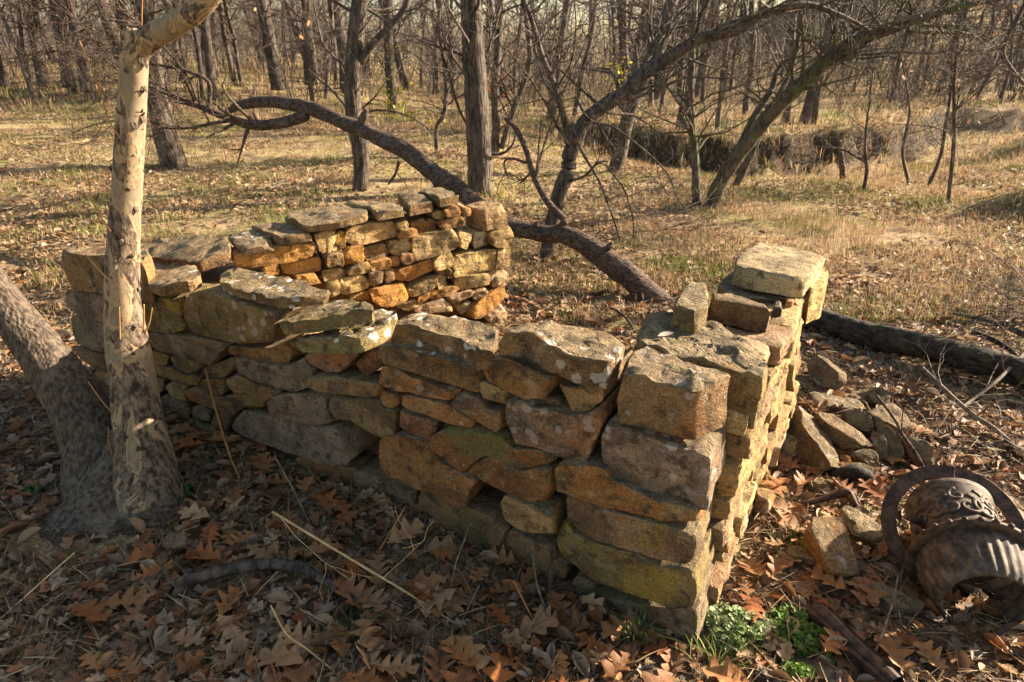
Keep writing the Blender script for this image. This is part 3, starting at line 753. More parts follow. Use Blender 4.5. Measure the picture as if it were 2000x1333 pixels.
# hidden lower courses of the far wall
zc = -.04
while zc < .2:
    u = -1.6
    while u < -.1:
        ln = float(RS.uniform(.12, .28))
        if u + ln > -.12 or True:
            Vt = on_plane
            poly = np.array([(u, zc), (u + ln, zc + .01), (u + ln, zc + .078), (u, zc + .075)])
            if True:
                put_stone('stone', stone_verts(poly, .15, rough=.006, bevel=.012, step=.03), (C0 - Nb * .022, Ub, UP, Nb), core_b, str(RS.choice(list('YtOw'))), crust=.3)
        u += ln
    zc += .08
CAPS_B = [
 ('b', 2, dict(rust=.2), [(385,514),(448,492),(452,466),(400,457),(290,470),(286,500)], [(395,536),(448,512)]),
 ('b', 2, dict(lichen=.6, rust=.2), [(470,488),(538,474),(531,461),(500,450),(440,456),(452,472)], [(466,500),(538,484)]),
 ('b', 2, dict(rust=.2), [(545,466),(611,455),(575,436),(530,434),(486,440),(525,456)], [(545,483),(611,471)]),
 ('b', 3, dict(rust=.3), [(600,441),(660,434),(722,418),(715,404),(640,399),(575,411),(552,424)], [(600,453),(650,448),(715,436)]),
 ('t', 2, dict(rust=.4), [(735,417),(794,408),(784,400),(750,391),(710,390),(667,395),(718,404)], [(720,433),(790,425)]),
 ('b', 2, dict(rust=.2), [(795,405),(849,394),(820,376),(793,367),(773,378)], [(795,423),(848,415)]),
 ('b', 2, dict(rust=.2), [(855,388),(900,380),(875,368),(842,361),(811,369)], [(855,404),(898,401)]),
 ('t', 2, dict(crust=.4, rust=.3), [(944,412),(991,401),(985,396),(942,391),(903,402)], [(940,456),(990,441)]),
]
for col, nf, kw, top, bot in CAPS_B:
    cap_stone(top, nf, bot, BACK, core_b, col, over=.02, step=.022, **kw)

# ------------------------------------------------------------ loose stones on the ground
def slab(px, py, L, W, T, rz, tilt=(0, 0), label='', color='g', lift=0.0, name='fallen_stone', group='fallen stones beside the ruin', **kw):
    """an irregular slab L by W by T lying near the pixel's ground point, turned by rz, tipped about its own axes"""
    p = ground_at(px, py); L *= 1.2; W *= 1.1
    n = 7
    a = np.sort(np.linspace(0, 2 * math.pi, n, endpoint=False) + RS.uniform(-.28, .28, n))
    poly = np.stack([np.sign(np.cos(a)) * np.abs(np.cos(a)) ** .55 * L / 2, np.sign(np.sin(a)) * np.abs(np.sin(a)) ** .55 * W / 2], -1) * RS.uniform(.82, 1.08, (n, 1))
    V, Q, Tt = stone_verts(poly, T, rough=.006, bevel=.004, step=.018, gap=0)
    ca, sa = math.cos(rz), math.sin(rz)
    X = np.array([ca, sa, 0]); Y = np.array([-sa, ca, 0]); Zz = UP
    tx, ty = tilt
    X2 = X * math.cos(ty) - Zz * math.sin(ty); Z2 = X * math.sin(ty) + Zz * math.cos(ty)
    Y2 = Y * math.cos(tx) + Z2 * math.sin(tx); Z3 = -Y * math.sin(tx) + Z2 * math.cos(tx)
    W3 = V[:, :1] * X2 + V[:, 1:2] * Y2 + V[:, 2:] * Z3
    zmin = W3[:, 2].min()
    loc = p + UP * (lift - zmin - .012)
    me = mesh(name, W3, Q, Tt, [M_STONE]); me.set_sharp_from_angle(angle=math.radians(30))
    ob = obj(name, me, None, loc, label, 'stone', group)
    ob.color = (*[float(v) for v in np.array(PAL[color]) * RS.uniform(.85, 1.1)], 1)
    pr = dict(rust=.2, crust=.6, green=.2, yellow=0, lichen=.3, pitted=.3); pr.update(kw)
    for k, v in pr.items(): ob[k] = float(v)
    return ob
R = math.radians
def traced_slab(pts, anchor, h, n, T, label, color='g', **kw):
    """the broad face of a slab traced in pixels; its plane passes h above the anchor pixel's ground point and looks along n"""
    n = np.array(n, float); n /= np.linalg.norm(n); p0 = ground_at(*anchor) + UP * h
    U = np.cross(UP, n); U /= np.linalg.norm(U) + 1e-9; Vv = np.cross(n, U)
    P = np.array([on_plane(x, y, p0, n) for x, y in pts]) - p0
    V, Q, Tt = stone_verts(np.column_stack([P @ U, P @ Vv]), T, rough=.006, bevel=.004, step=.016, gap=0, taper=.12)
    W3 = V[:, :1] * U + V[:, 1:2] * Vv + V[:, 2:] * n
    c = W3.mean(0); me = mesh('fallen_stone', W3 - c, Q, Tt, [M_STONE]); me.set_sharp_from_angle(angle=math.radians(30))
    ob = obj('fallen_stone', me, None, p0 + c, label, 'stone', 'fallen stones beside the ruin')
    ob.color = (*[float(v) for v in np.array(PAL[color]) * RS.uniform(.62, .85)], 1)
    pr = dict(rust=.2, crust=.6, green=.2, yellow=0, lichen=.3, pitted=.3); pr.update(kw)
    for k, v in pr.items(): ob[k] = float(v)
    return ob
r_ = (1500, 650); i_ = (1300, 866)
traced_slab(Z(r_, 4, (230,535),(300,575),(440,690),(470,780),(585,1050),(500,1045),(380,860),(280,720)), (1600, 900), .10, (.45, -.25, .85), .13, 'long pointed grey slab leaning nearest the lit wall end')
traced_slab(Z(r_, 4, (375,612),(500,618),(570,675),(790,815),(815,862),(740,880),(660,835),(450,695)), (1660, 880), .13, (.25, -.30, .92), .07, 'long flat topped slab lying second from the wall in the rubble pile')
traced_slab(Z(r_, 4, (620,900),(780,890),(870,940),(865,1000),(890,1065),(800,1040),(700,985)), (1690, 915), .06, (-.1, -.55, .82), .06, 'small rough slab under the front of the rubble pile')
traced_slab(Z(r_, 4, (550,625),(680,588),(790,640),(825,690),(820,800),(740,770),(640,720)), (1680, 860), .15, (-.35, -.55, .75), .08, 'dark rounded slab standing mid pile in the rubble', 'd')
traced_slab(Z(r_, 4, (830,680),(960,715),(1060,890),(1075,965),(980,1045),(930,1010),(880,860)), (1745, 905), .06, (-.45, -.62, .62), .05, 'thin dark slab on edge at the middle of the rubble pile', 'd')
traced_slab(Z(r_, 4, (810,770),(920,800),(945,980),(900,1010),(830,960)), (1720, 905), .06, (-.5, -.6, .6), .05, 'small dark slab on edge beside the longer one in the pile', 'd')
traced_slab(Z(r_, 4, (770,600),(960,545),(1020,560),(1155,745),(1110,760),(1050,790),(960,700),(830,670)), (1770, 860), .10, (.20, -.42, .88), .07, 'broad grey slab at the back right of the rubble pile')
traced_slab(Z(r_, 4, (1040,800),(1100,790),(1240,850),(1325,930),(1290,1090),(1215,1080),(1120,950)), (1805, 920), .05, (-.2, -.62, .75), .08, 'blocky slab at the right end of the rubble pile above the iron ring')
traced_slab(Z(r_, 4, (775,450),(870,408),(945,460),(990,545),(900,560),(800,535)), (1735, 800), .07, (-.2, -.6, .75), .09, 'rounded dark stone behind the rubble pile', 'd')
traced_slab(Z(i_, s3, (805,455),(830,400),(950,362),(990,385),(1005,455),(1110,715),(1060,748),(900,712),(850,560)), (1655, 1120), .085, (.12, -.38, .92), .09, 'brown rectangular block lying in the leaves left of the iron stove', 'b', rust=.6)
traced_slab(Z(i_, s3, (965,385),(1000,343),(1200,428),(1252,490),(1242,545),(1200,572),(1040,505)), (1700, 1050), .075, (.1, -.2, .97), .03, 'thin pale flagstone resting beside the brown block', 'y', crust=1)
traced_slab(Z(i_, s3, (1120,775),(1190,765),(1400,850),(1455,895),(1440,940),(1280,905)), (1760, 1180), .055, (.05, -.15, .98), .05, 'flat grey slab half buried left of the fluted stove rim')
slab(1665, 778, .24, .14, .03, R(20), (0, 0), 'flat grey flagstone lying behind the rubble pile', 'g')
slab(1600, 755, .20, .12, .07, R(105), (R(-60), R(-12)), 'upright grey stone beside the far end of the lit wall', 'g')
slab(1630, 800, .22, .15, .05, R(150), (R(-8), 0), 'pale slab lying between the wall and the rubble pile', 'g')
slab(1590, 950, .11, .08, .035, R(75), (R(-14), R(10)), 'small striped chip standing in leaves below the rubble pile', 'y')
slab(1662, 935, .13, .07, .05, R(165), (R(-25), R(6)), 'ribbed pale stone in front of the rubble pile', 'y')
slab(1565, 1100, .11, .06, .05, R(150), (R(8), 0), 'small brown stone in sunlit grass near the ruin corner', 'b')
slab(1490, 995, .10, .08, .07, R(60), (R(10), R(15)), 'orange stone chip at the foot of the lit wall', 'O')
slab(1545, 880, .13, .08, .09, R(60), (0, R(10)), 'pale yellow stone leaning on the foot of the lit wall', 'Y')
slab(1335, 1326, .22, .10, .03, R(170), (0, 0), 'flat greenish stone at the bottom edge below the ruin corner', 'y')
slab(1580, 1190, .12, .07, .03, R(150), (0, 0), 'small buried tan stone among the green weeds', 't')
slab(350, 1080, .07, .06, .06, R(20), (R(20), R(10)), 'small grey stone poking out of oak leaves by the tree', 'g')

# ------------------------------------------------------------ trees
def path_px(rows, Y0, dY=0.0):
    """rows of (px, py, width px[, Y]) to points and radii; without its own Y a row stands at Y0 (+dY along the path)"""
    P, Rr = [], []
    for i, r in enumerate(rows):
        Y = r[3] if len(r) > 3 else Y0 + dY * i / max(1, len(rows) - 1)
        p = at_y(r[0], r[1], Y); P.append(p)
        Rr.append(r[2] / 2 * px_size(p) / math.sqrt(1 + ((r[0] - 1000) / FPX) ** 2))   # a round trunk looks wider off the lens axis
    S = spline(np.column_stack([P, Rr]), 6)
    return S[:, :3], np.maximum(S[:, 3], .0015)
def sides(r):
    return 14 if r > .09 else 10 if r > .05 else 7 if r > .025 else 5 if r > .01 else 4 if r > .005 else 3
def grow(S, p, d, length, r, level, rng, kids=5, droop=.0, wig=.22, minr=.0022, curve=None):
    """a branch from p along d with side branches; everything goes into the soup S"""
    n = max(3, int(4 + length * 2.2)) if level == 0 else max(3, int(3 + length * 2))
    n = min(n, 12)
    P = [np.array(p, float)]; d = np.array(d, float); d /= np.linalg.norm(d)
    for i in range(n):
        d = d + rng.normal(size=3) * wig + np.array([0, 0, droop])
        d /= np.linalg.norm(d)
        P.append(P[-1] + d * length / n)
    P = np.array(P)
    Rr = np.maximum(r * (1 - .8 * np.linspace(0, 1, n + 1) ** .9), minr * .7)
    k = sides(r)
    S.add(*tube(P, Rr, k, False))
    if level <= 0 or r < minr: return
    for i in range(kids):
        t = rng.uniform(.2, 1.0); j = min(n - 1, int(t * n))
        base = P[j] + (P[j + 1] - P[j]) * (t * n - j)
        ax = P[j + 1] - P[j]; ax /= np.linalg.norm(ax)
        o = rng.normal(size=3); o -= ax * (o @ ax); o /= np.linalg.norm(o) + 1e-9
        dd = ax * rng.uniform(.35, .9) + o * rng.uniform(.5, 1.0) + UP * .12
        grow(S, base, dd, length * rng.uniform(.35, .62) * (1.1 - .4 * t), max(minr, Rr[j] * rng.uniform(.45, .65)), level - 1, rng, max(2, kids - 1), droop, wig, minr)
def bare_tree(name, rows, Y0, label, cat='tree', mat=None, group=None, limbs=(), kids=10, seed=1, dY=0.0, bark=.10, flare=0.0, twig_len=1.1, blevel=2, lo=.25, part='trunk', extra=2.2, twr=.45):
    """a traced trunk with traced limbs, and generated twigs along them"""
    rng = np.random.RandomState(seed)
    P, Rr = path_px(rows, Y0, dY)
    if extra > 0:                                             # the trunk goes on above the top of the frame
        d = P[-1] - P[-4]; d /= np.linalg.norm(d)
        q = [P[-1]]
        for i in range(6):
            d = d + rng.normal(size=3) * .10 + UP * .12; d /= np.linalg.norm(d); q.append(q[-1] + d * extra / 6)
        P = np.concatenate([P, q[1:]]); Rr = np.concatenate([Rr, Rr[-1] * np.linspace(.95, .35, 6)])
    if flare:
        base = P[0].copy(); P = np.concatenate([[base - UP * .15], P]); Rr = np.concatenate([[Rr[0] * (1 + flare)], Rr])
    else:
        P = np.concatenate([[P[0] - UP * .12], P]); Rr = np.concatenate([[Rr[0] * 1.1], Rr])
    org = P[1].copy()
    root = obj(name, None, None, org, label, cat, group)
    S = Soup(); S.add(*tube(P, Rr, max(8, sides(Rr.max())), True, bark, 30, seed))
    obj(part, S.mesh(part, mat or M_BARK, origin=org), root)
    B = Soup()
    def twigs(P, Rr, n, lo):
        for i in range(n):
            t = rng.uniform(lo, 1) * (len(P) - 1.001); j = int(t)
            o = rng.normal(size=3); o[2] = abs(o[2]) * .5; o /= np.linalg.norm(o)
            ax = P[j + 1] - P[j]; ax /= np.linalg.norm(ax) + 1e-9
            grow(B, P[j], ax * .5 + o, twig_len * rng.uniform(.5, 1.2), max(.0035, min(.02, Rr[j] * twr * rng.uniform(.5, 1))), blevel, rng, 4, -.01, .20)
    twigs(P, Rr, int(kids * 1.7), lo)
    for lr, n in limbs:
        LP, LR = path_px(lr, Y0)
        B.add(*tube(LP, LR, max(6, sides(LR.max())), True, bark * .6, 30, seed + 3))
        twigs(LP, LR, int(n * 1.6), .25)
    if B.V: obj('branches', B.mesh('branches', mat or M_BARK, origin=org), root)
    return root
z2, z3, z1 = (650, 0), (1300, 0), (0, 0)
def W(o, *rows):
    return [(o[0] + r[0] / s3, o[1] + r[1] / s3, r[2] / s3) for r in rows]
bare_tree('oak_tree', [(940,392,66),(938,372,52),(936,300,48),(930,180,46),(922,60,42),(917,-40,40)], 7.77,
          'thick straight oak trunk with flared roots behind the far wall end', mat=M_BARK, flare=.5, seed=2, kids=9, lo=.45,
          limbs=[(W(z2,(760,720,12),(700,600,16),(650,430,18),(610,300,14)), 3), (W(z2,(860,850,22),(940,860,16),(1000,810,12),(1020,740,8)), 2)])
bare_tree('bare_tree', [(702,392,32),(706,330,32),(704,290,34),(693,240,33),(688,170,33),(694,80,33),(706,-20,32)], 7.86,
          'dark forked trunk crossing behind the arched dead limb', seed=3, kids=9, lo=.4,
          limbs=[(W(z2,(150,350,46),(230,240,44),(330,140,40),(400,50,36),(430,-60,32)), 5), (W(z2,(120,640,12),(260,615,14),(400,640,10),(520,710,7),(590,790,4)), 6)])
bare_tree('bare_tree', [(346,348,66),(338,318,56),(325,270,50),(310,210,46),(299,150,44),(290,60,43),(280,-40,42)], 9.2,
          'stout grey trunk standing in tan grass behind the sycamore', seed=4, kids=8, lo=.5, flare=.25)
bare_tree('leaning_tree', [(1066,518,30),(1078,440,29),(1095,370,30),(1110,335,32),(1112,305,30),(1140,242,29),(1175,210,29),(1228,175,28),(1252,147,28),(1298,119,27),(1370,75,25),(1440,58,24),(1493,28,18),(1573,10,14),(1640,30,10),(1700,60,7)], 5.3,
          'crooked tree growing behind the fallen log and arching far to the right', seed=5, kids=26, lo=.3, twig_len=.9, extra=0, dY=.4,
          limbs=[(W(z2,(1310,800,44),(1300,700,40),(1260,560,38),(1240,480,36),(1180,350,32),(1130,180,28),(1090,60,26),(1050,-40,24)), 12),
                 (W(z2,(1320,1010,20),(1400,985,18),(1480,910,14),(1540,900,8)), 5),
                 (W(z2,(1330,700,16),(1390,850,16),(1480,1000,15),(1550,1180,12),(1600,1330,9)), 8),
                 (W(z2,(1360,690,12),(1540,700,12),(1700,810,12),(1860,960,10),(1920,1100,7),(1980,1190,4)), 9),
                 (W(z2,(1520,920,12),(1620,1050,11),(1670,1200,9),(1680,1330,6)), 6)])
bare_tree('leaning_tree', W(z3,(240,1190,84),(300,1030,88),(400,870,90),(500,740,92),(620,600,92),(800,430,92),(950,300,90),(1100,215,72),(1250,170,58),(1450,100,46),(1650,40,38),(1900,-10,26),(2080,-30,18)), 7.2,
          'mossy dark trunk leaning to the right in an arc over the meadow', mat=M_MOSSY, seed=6, kids=26, lo=.35, extra=0, dY=-.8, bark=.14,
          limbs=[(W(z3,(420,800,40),(500,640,42),(590,500,40),(620,400,30),(690,330,20),(820,315,14)), 5),
                 (W(z3,(1350,180,26),(1500,180,24),(1680,190,20),(1800,260,10),(1830,290,5)), 8)])
bare_tree('bare_tree', W(z3,(175,1170,52),(165,900,46),(150,700,40),(140,500,36),(150,300,32),(160,100,30),(170,-50,28)), 7.25,
          'slim upright dark trunk just left of the mossy leaning tree', mat=M_MOSSY, seed=7, kids=14, lo=.2)
bare_tree('bare_tree', W(z3,(385,1050,44),(440,940,44),(520,760,42),(600,600,38),(700,380,32),(740,200,28),(760,0,24)), 8.5,
          'brown leaning trunk behind the mossy leaning tree', seed=8, kids=10, lo=.3)
bare_tree('bare_tree', W(z2,(1570,970,88),(1600,860,80),(1650,640,78),(1750,400,78),(1830,200,76),(1890,0,72),(1920,-120,70)), 9.6,
          'wide grey trunk leaning right beyond the crooked arching tree', seed=9, kids=9, lo=.35)
bare_tree('bare_tree', W(z2,(905,930,56),(905,800,48),(910,700,46),(905,480,44),(925,200,42),(940,-40,40)), 10.5,
          'dark trunk standing right behind the flared oak', seed=10, kids=9, lo=.3,
          limbs=[(W(z2,(940,830,34),(1000,640,36),(1060,480,34),(1100,330,30),(1080,120,26),(1060,0,24)), 5)])
bare_tree('bare_tree', W(z2,(582,920,26),(578,720,26),(620,640,26),(632,500,26),(622,350,24),(590,150,20),(605,-30,18)), 10.4,
          'thin wavy sapling between the forked trunk and the oak', seed=11, kids=12, lo=.3)
bare_tree('bare_tree', [(758,248,20),(766,220,20),(762,140,20),(758,70,18),(758,-20,18)], 16,
          'far trunk with yellow green vine leaves left of the oak', seed=12, kids=9, lo=.3)
bare_tree('sapling', W(z3,(1100,1095,26),(1122,950,24),(1112,850,20),(1120,700,14),(1140,560,9)), 8.0, 'small forked sapling in the right meadow', seed=13, kids=10, extra=.4, twig_len=.7,
          limbs=[(W(z3,(1120,910,12),(1000,840,14),(900,825,10),(830,815,6)), 4)])
bare_tree('sapling', W(z3,(1570,1165,28),(1595,950,27),(1610,750,26),(1608,500,24),(1622,300,22),(1660,0,18)), 7.35, 'tall slim sapling at the right meadow edge', seed=14, kids=18, lo=.2, twig_len=.9)
bare_tree('sapling', W(z3,(1360,1035,22),(1322,860,20),(1350,700,18),(1360,600,14),(1330,400,10)), 8.9, 'curved brown sapling by the creek bed', seed=15, kids=12, extra=.6, twig_len=.7)
bare_tree('sapling', W(z3,(1462,1045,24),(1530,880,24),(1562,700,22),(1590,500,20),(1600,300,16)), 8.6, 'leaning dark sapling by the creek bed beside the slim one', seed=16, kids=14, extra=.8, twig_len=.8)
bare_tree('tree_stump', W(z3,(990,1000,38),(985,930,36),(978,850,26)), 9.2, 'broken pale stump standing in front of the creek bank', cat='stump', mat=M_DEAD, seed=17, kids=0, extra=0, bark=.2)
bare_tree('leaning_tree', W(z1,(1548,470,84),(1535,420,78),(1500,220,76),(1460,0,74),(1440,-150,70)), 16.5, 'broad trunk leaning left at the wood edge above the dead limb', seed=18, kids=10, lo=.4)
bare_tree('bare_tree', W(z1,(240,450,80),(215,330,72),(195,200,70),(185,60,66),(180,-80,60)), 16, 'thick dark trunk at the far left wood edge', seed=19, kids=12, lo=.35)
bare_tree('bare_tree', W(z1,(385,455,90),(360,330,74),(345,200,70),(330,20,66),(325,-80,60)), 15, 'second thick dark trunk left of the sycamore', seed=20, kids=12, lo=.35)
bare_tree('bare_tree', W(z1,(475,480,70),(450,330,60),(420,200,56),(390,60,52)), 14.5, 'third leaning dark trunk just left of the sycamore', seed=21, kids=12, lo=.35)
# limb hanging into the frame at the right edge
bare_tree('hanging_branch', W(z3,(2100,-150,40),(1990,50,34),(1910,200,30),(1880,300,28),(1940,400,24),(2010,480,22),(2100,560,20)), 5.0, 'grey branch hooking into the frame at the upper right',
          cat='branch', seed=22, kids=8, extra=0, twig_len=.5, part='limb', limbs=[(W(z3,(1880,290,16),(1820,400,14),(1750,520,10),(1740,560,5)), 5)])

# the dead limb that arches over behind the ruin
def log(name, rows, Y0, label, cat='log', mat=None, limbs=(), seed=1, bark=.13, twn=0, part='trunk', k=22, twig_len=.6):
    rng = np.random.RandomState(seed)
    P, Rr = path_px(rows, Y0); P = spline(P, 2); Rr = spline(Rr[:, None], 2)[:, 0]
    Rr = Rr * (1 + .16 * perlin(P * 3.1 + seed) + .08 * perlin(P * 9 + seed)); P = P + np.stack([perlin(P * 4 + 7), perlin(P * 4 + 19), perlin(P * 4 + 31)], -1) * Rr[:, None] * .22
    org = P[len(P) // 2].copy()
    root = obj(name, None, None, org, label, cat)
    S = Soup(); S.add(*tube(P, Rr, k, True, bark, 26, seed, (.2, .8, .9))); obj(part, S.mesh(part, mat or M_DEAD, origin=org), root)
    B = Soup()
    for lr, n in limbs:
        LP, LR = path_px(lr, Y0); B.add(*tube(LP, LR, 8, True, .08, 30, seed))
        for i in range(n):
            j = rng.randint(len(LP) // 4, len(LP) - 1); o = rng.normal(size=3); o /= np.linalg.norm(o)
            grow(B, LP[j], (LP[j + 1] - LP[j]) / np.linalg.norm(LP[j + 1] - LP[j]) * .8 + o, twig_len * rng.uniform(.5, 1.2), max(.004, LR[j] * .5), 2, rng, 4, 0, .2)
    if B.V: obj('branches', B.mesh('branches', mat or M_DEAD, origin=org), root)
    return root
def W4(o, sc, *rows):
    return [(o[0] + r[0] / sc, o[1] + r[1] / sc, r[2] / sc, r[3]) for r in rows]
log('fallen_limb', [(440,222,9,6.3),(470,206,18,6.2),(520,200,23,6.1),(580,206,27,5.95),(640,226,28,5.8),(690,247,31,5.7),(740,268,32,5.55),(790,294,34,5.4),(850,340,34,5.2),(920,390,36,5.0),(985,440,34,4.85),(1060,459,36,4.75),(1125,466,41,4.65),(1205,522,45,4.5),(1280,588,48,4.35),(1310,612,45,4.3)], 5.5,
    'long dead limb arching over behind the far wall down to the ground', mat=M_DEAD, seed=31, bark=.13, limbs=[
    (W4(z1, s3, (1720,640,70,5.9),(1600,680,66,5.9),(1480,700,62,5.9),(1390,695,56,5.9),(1290,665,50,5.95),(1150,610,38,6.0),(1040,565,30,6.0),(900,512,24,6.0),(780,470,16,6.0),(640,450,10,6.0)), 22),
    (W4(z1, s3, (1290,675,22,5.95),(1180,690,20,5.9),(1050,715,18,5.85),(900,712,16,5.8),(760,690,13,5.8),(600,680,9,5.8),(400,740,6,5.8)), 16),
    (W4(z1, s3, (1165,615,24,6.0),(1165,460,24,6.0),(1050,400,22,6.0),(950,375,20,6.0),(840,355,17,6.0),(650,270,13,6.0),(430,200,9,6.0)), 22),
    (W4(z1, s3, (1100,560,16,6.0),(1040,420,14,6.0),(900,250,12,6.0),(760,120,10,6.0),(600,20,8,6.0)), 14),
    (W4(z1, s3, (640,450,10,6.0),(420,300,10,6.0),(250,290,8,6.0),(60,330,5,6.0)), 14),
    (W4(z1, s3, (560,260,10,6.0),(420,110,10,6.0),(260,30,8,6.0),(80,10,5,6.0)), 14),
    (W4(z2, s3, (1250,1280,40,4.75),(1290,1230,44,4.7),(1200,1130,40,4.75),(1120,980,36,4.85),(1075,830,32,4.95),(1020,720,28,5.0),(960,660,22,5.05)), 4),
    (W4(z2, s3, (1080,910,16,4.9),(1000,885,14,4.9),(955,910,12,4.9),(980,1000,8,4.9)), 2),
    (W4(z2, s3, (370,900,20,5.5),(350,970,16,5.5),(310,1030,10,5.5)), 1),
    ([(700,250,16,5.65),(712,228,14,5.6),(716,214,10,5.6)], 0), ([(1040,462,18,4.78),(1046,444,14,4.75),(1050,434,9,4.75)], 0), ([(1170,500,18,4.55),(1188,484,14,4.5),(1196,474,9,4.5)], 0), ([(840,338,14,5.2),(852,362,12,5.15),(858,380,8,5.15)], 0)])
log('fallen_log', [(1540,604,44,4.0),(1600,628,50,3.8),(1700,654,58,3.55),(1850,690,68,3.25),(2010,728,72,3.02),(2200,775,76,2.8)], 3.5, 'dark rotting log lying behind the rubble pile at the right', mat=M_ROT, seed=32, bark=.16, k=26)
log('fallen_log', [(1240,528,22,5.2),(1300,540,30,5.1),(1370,548,32,5.0),(1440,566,28,4.9)], 5, 'short dark log on the ground behind the dead limb', mat=M_ROT, seed=33, bark=.2)

# foreground sycamore: two trunks from one flared base
def sycamore():
    root = obj('sycamore_tree', None, None, ground_at(235, 1000), 'young twin stemmed sycamore with peeling cream bark beside the ruin', 'tree')
    org = np.array(root.location)
    rows = [(290,1010,200,1.98),(288,960,150,2.0),(283,900,122,2.03),(273,840,108,2.06),(262,760,97,2.10),(250,680,90,2.12),(240,600,76,2.14),(239,540,72,2.15),(243,450,66,2.17),(249,350,63,2.19),(257,220,60,2.2),(262,130,58,2.2),(264,85,56,2.2),(265,62,48,2.2)]
    P, Rr = path_px(rows, 2); P = spline(P, 3); Rr = spline(Rr[:, None], 3)[:, 0]
    P = np.concatenate([[P[0] - UP * .15], P]); Rr = np.concatenate([[Rr[0] * 1.25], Rr])
    S = Soup(); S.add(*tube(P, Rr, 30, True, .05, 22, 4))
    LP, LR = path_px([(262,118,44,2.2),(278,88,54,2.2),(305,68,52,2.18),(345,46,48,2.14),(385,18,46,2.1),(420,-22,44,2.08),(470,-110,42,2.05)], 2)
    LP = spline(LP, 3); LR = spline(LR[:, None], 3)[:, 0]
    tr = obj('trunk', S.mesh('trunk', M_SYC, origin=org), root, None, 'upright stem with cream peeling bark bent sharply at the top')
    S = Soup(); S.add(*tube(LP, LR, 26, True, .05, 22, 6)); obj('limb', S.mesh('limb', M_SYC, origin=org), root)
    rows = [(205,985,202,2.10),(205,930,176,2.13),(190,870,145,2.16),(150,790,121,2.2),(90,700,107,2.24),(20,610,92,2.28),(-60,500,86,2.3),(-160,350,81,2.3),(-240,200,76,2.3)]
    P2, R2 = path_px(rows, 2); P2 = spline(P2, 3); R2 = spline(R2[:, None], 3)[:, 0]
    P2 = np.concatenate([[P2[0] - UP * .15], P2]); R2 = np.concatenate([[R2[0] * 1.2], R2])
    S = Soup(); S.add(*tube(P2, R2, 34, True, .06, 22, 9))
    obj('leaning_trunk', S.mesh('leaning_trunk', M_SCALY, origin=org), root, None, 'stem with rough brown bark leaning out of frame to the left')
    # root swelling: one skirt that widens to the ground in lobes
    b = ground_at(212, 1018); top = (at_y(285, 850, 2.06) + at_y(190, 850, 2.16)) / 2
    k = 60; th = np.arange(k) / k * 2 * math.pi; V = []
    lob = 1 + .16 * np.cos(th * 3 + .6) + .10 * np.cos(th * 5 + 2.0) + .05 * np.cos(th * 9)
    for f in np.linspace(0, 1, 16):
        c0 = b * (1 - f) + np.array([top[0], top[1], b[2] + .30]) * f; c0[2] = b[2] - .06 + .30 * f
        r = .03 + .24 * (1 - f) ** 1.6
        rr = r * (1 + (lob - 1) * (1 - f) ** .7)
        V.append(np.stack([c0[0] + np.cos(th) * rr * 1.05, c0[1] + np.sin(th) * rr * .8, np.full(k, c0[2])], -1))
    V = np.concatenate(V); V += (fbm(V * np.array([22, 22, 6]), 3) * .010)[:, None] * np.array([1, 1, 0])
    i = np.arange(15)[:, None] * k; j = np.arange(k)[None, :]; j2 = (j + 1) % k
    S = Soup(); S.add(V, np.stack([i + j, i + j2, i + k + j2, i + k + j], -1).reshape(-1, 4))
    obj('root_flare', S.mesh('root_flare', M_SCALY, origin=org), root)
    # knot, peeling flakes and orange shoots
    rng = np.random.RandomState(5)
    S = Soup()
    for i in range(150):
        j = rng.randint(30, len(P) - 6); a = rng.uniform(0, 2 * math.pi)
        T = P[j + 1] - P[j]; T /= np.linalg.norm(T)
        X = np.cross(T, [0.1, .9, .3]); X /= np.linalg.norm(X); Yv = np.cross(T, X)
        n = X * math.cos(a) + Yv * math.sin(a); tt = np.cross(n, T)
        b = P[j] + n * Rr[j] * .98; L = rng.uniform(.008, .024); w = L * rng.uniform(.3, .6)
        up = rng.choice([-1, 1]); e = b + T * up * L + n * rng.uniform(.004, .016)
        V = np.array([b - tt * w, b + tt * w, (b + e) / 2 + tt * w * .8 + n * .002, (b + e) / 2 - tt * w * .9 + n * .002, e + tt * w * .3, e - tt * w * .2])
        S.add(V, [(0, 1, 2, 3), (3, 2, 4, 5)])
    obj('bark_flake', S.mesh('bark_flake', M_SCALY, origin=org, smooth=False), root)['kind'] = 'stuff'
    shoots = [[(236,272,5),(215,240,5),(200,195,4.5),(185,150,4),(155,80,3.5)], [(216,452,5),(195,420,4.5),(178,380,4),(170,332,3.5)], [(221,552,5),(200,535,5),(182,515,4),(167,497,3)],
              [(253,175,4),(248,120,4),(250,60,3)], [(277,70,4),(277,30,4),(279,-20,3)], [(280,650,5),(281,620,5),(281,595,4)], [(282,652,4),(292,630,4),(297,602,3)],
              [(235,690,5),(234,640,4),(233,600,3)], [(232,820,4),(200,785,3.5),(172,745,3)], [(245,945,4),(225,905,4),(212,860,3.5),(212,835,3)]]
    for r in shoots:
        SP, SR = path_px([(x, y, w, 2.17 - .17 * max(0, (r[0][1] - 200) / 800)) for x, y, w in r], 2.06)
        S = Soup(); S.add(*tube(SP, SR * .8, 6)); obj('shoot', S.mesh('shoot', M_SHOOT, origin=org), root)
sycamore()

